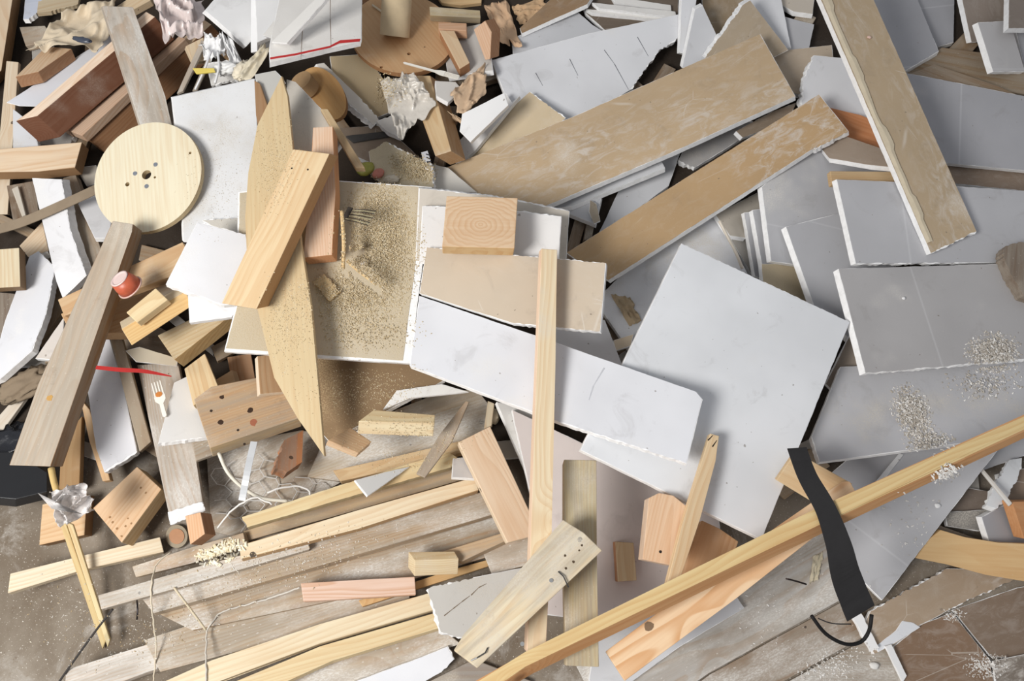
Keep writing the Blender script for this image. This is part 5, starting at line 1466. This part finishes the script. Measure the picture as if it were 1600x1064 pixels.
def netting():
    bm = bmesh.new(); rnd = random.Random(5)
    s = 17.0; pts = {}; segs = set()
    hexr = [(math.cos(math.radians(60 * k)), math.sin(math.radians(60 * k))) for k in range(6)]
    for i in range(-1, 16):
        for j in range(-1, 10):
            cx = 320 + i * s * 1.5; cy = 690 + (j + (i % 2) * .5) * s * math.sqrt(3) * .75
            vs = []
            for hx, hy in hexr:
                x, y = cx + hx * s, cy + hy * s * .75
                vs.append((round(x), round(y)))
            for k in range(6):
                a, b = vs[k], vs[(k + 1) % 6]
                mx, my = (a[0] + b[0]) / 2, (a[1] + b[1]) / 2
                if 312 < mx < 580 and 685 < my < 832 and my < 856 - (mx - 330) * .36:
                    segs.add((min(a, b), max(a, b)))
    def key(a): return (a[0] // 3, a[1] // 3)
    cache = {}
    def pos(a):
        k = key(a)
        if k not in cache:
            a2 = (a[0] + 5 * noise.noise((a[0] * .03, a[1] * .03, 1)) + rnd.uniform(-2, 2), a[1] + 7 * noise.noise((a[0] * .03, a[1] * .03, 8)) + rnd.uniform(-2, 2))
            P = surf(a2); z = hm(P[0], P[1])
            z = min(z, GNZ + .004) + .003 + .010 * abs(noise.noise((a[0] * .02, a[1] * .02, 4)))
            cache[k] = Vector(at_z(a2, z))
        return cache[k]
    good = [(a, b) for a, b in sorted(segs) if (pos(a) - pos(b)).length < .05 and hm((pos(a).x + pos(b).x) / 2, (pos(a).y + pos(b).y) / 2) < GNZ + .012]
    comp = {}
    for a, b in good:
        ka, kb = key(a), key(b)
        sa = comp.setdefault(ka, {ka}); sb = comp.setdefault(kb, {kb})
        if sa is not sb:
            sa |= sb
            for q in sb: comp[q] = sa
    big = max(comp.values(), key=len)
    for a, b in good:
        if key(a) not in big: continue
        A, Bv = pos(a), pos(b)
        t = tube_bm([A, Bv], .0009, 5)
        m = bpy.data.meshes.new('x'); t.to_mesh(m); t.free(); bm.from_mesh(m); bpy.data.meshes.remove(m)
    mw = shift_mesh(bm)
    me = to_mesh(bm, 'chicken_wire'); paint(me, lin((232, 230, 226)))
    tag(link('chicken_wire', me, 'wire', mw), 'crumpled hexagonal chicken wire netting below the knotty block', 'wire netting')
netting()

# loose grains
SD = [(196,178,142), (208,192,160), (184,164,128), (218,206,180)]
scatter('sawdust', 'heap of sawdust on the sheet in the left centre', [(590,390,74,110,0,9000), (592,350,56,70,0,6000), (545,465,90,60,0,3000), (560,520,110,40,0,1000)], None, (.7, 1.8), cols=SD, seed=3, pile=4)
scatter('sawdust', 'sprinkled sawdust on the plywood point', [(445,500,40,90,-6,900), (430,260,40,90,4,900)], None, (.5, 1.3), cols=SD, seed=4)
scatter('sawdust', 'sprinkled sawdust on the dark brown triangular sheet', [(570,610,120,50,0,1100)], None, (.5, 1.4), cols=SD, seed=5)
scatter('sawdust', 'heap of sawdust on the broken scrap above the sheet', [(645,262,40,24,20,2600), (600,140,40,30,0,500)], None, (.7, 2.2), cols=SD, seed=6, pile=7)
scatter('wood_shavings', 'pile of pale wood shavings on the battens at lower left', [(345,862,40,18,-20,420)], None, (2.5, 6), cols=[(240,230,204), (228,214,180), (246,240,222)], seed=7, pile=8, cat='shavings')
GR = [(186,180,170), (206,200,192), (172,164,152), (226,224,220)]
scatter('plaster_grit', 'heap of grey plaster grit on the wide grey sheet at right', [(1425,645,30,48,-25,1500), (1450,690,40,22,0,500)], None, (.8, 3), cols=GR, seed=8, pile=4, cat='grit')
scatter('plaster_grit', 'grit scattered across the edge between the two grey sheets at right', [(1552,552,46,34,0,1600), (1540,600,70,30,0,300)], None, (.8, 3), cols=GR, seed=9, pile=4, cat='grit')
scatter('plaster_grit', 'crumbs on the leaning grey sheet below the long batten', [(1480,740,30,14,-25,160), (1430,820,60,60,0,60)], None, (1, 3.5), cols=[(226,224,220), (196,192,186)], seed=10, cat='grit')
scatter('plaster_grit', 'white plaster crumbs on the floor at the bottom right', [(1300,1040,70,30,-20,350), (1540,1040,40,24,0,300), (1490,960,20,12,0,100), (1250,940,120,60,-28,300)], None, (.8, 2.4), zmax=.03, cols=[(232,230,226), (206,200,192)], seed=11, cat='grit')
scatter('plaster_grit', 'white plaster crumbs on the dusty planks and floor at the bottom left', [(450,880,220,50,-15,700), (240,985,160,50,-15,500), (100,960,90,90,0,160)], None, (.5, 1.9), cols=[(226,222,214), (204,196,180), (184,164,132)], seed=12, cat='grit')
scatter('sawdust', 'fine sawdust on the dusty board below the brown triangle', [(640,690,120,50,-10,1200)], None, (.5, 1.4), cols=SD, seed=13)
scatter('plaster_grit', 'fine white crumbs on the tall white board and the bright offcut', [(335,290,60,90,0,500)], None, (.4, 1.0), cols=[(170,156,132), (196,184,160)], seed=14, cat='grit')

# ------------------------------------------------ repeats share a group phrase
GROUPS = {'plasterboard_sheet': 'plasterboard sheets strewn over the heap', 'plasterboard_scrap': 'broken plasterboard scraps', 'plasterboard_offcut': 'plasterboard offcuts',
          'plasterboard_strip': 'narrow plasterboard strips', 'wood_block': 'sawn wood blocks', 'wood_offcut': 'wood offcuts', 'wood_strip': 'thin wood strips', 'batten': 'long battens',
          'plank': 'loose planks', 'floor_plank': 'planks lying flat on the floor', 'painted_board': 'white coated boards', 'stud_offcut': 'stud offcuts', 'beam': 'beams',
          'plaster_crumb': 'plaster crumbs', 'wood_splinter': 'wood splinters', 'brown_paper': 'torn brown papers', 'plastic_fork': 'plastic forks', 'cable_spool': 'cable spools', 'wood_chip': 'wood chips'}
for o in bpy.context.scene.objects:
    if o.parent is None and 'category' in o and 'group' not in o and 'kind' not in o:
        g = GROUPS.get(o.name.split('.')[0])
        if g: o['group'] = g

# ------------------------------------------------ light
w = bpy.data.worlds.new('world'); bpy.context.scene.world = w; w.use_nodes = True
w.node_tree.nodes['Background'].inputs[0].default_value = (0.93, 0.95, 1.0, 1)
w.node_tree.nodes['Background'].inputs[1].default_value = 0.36


def area(name, loc, tgt, size, power, col):
    l = bpy.data.lights.new(name, 'AREA'); l.shape = 'RECTANGLE'; l.size = size[0]; l.size_y = size[1]; l.energy = power; l.color = col
    o = bpy.data.objects.new(name, l); COL.objects.link(o)
    o.location = loc
    d = Vector(tgt) - Vector(loc); o.rotation_euler = d.to_track_quat('-Z', 'Y').to_euler()
    return o


area('window_light', (-1.3, -0.95, 2.0), (-0.1, 0.0, 0.15), (0.75, 0.75), 59, (1.0, 0.975, 0.94))
sc = bpy.context.scene
sc.view_settings.view_transform = 'Standard'
sc.view_settings.look = 'None'
sc.view_settings.exposure = 0.0
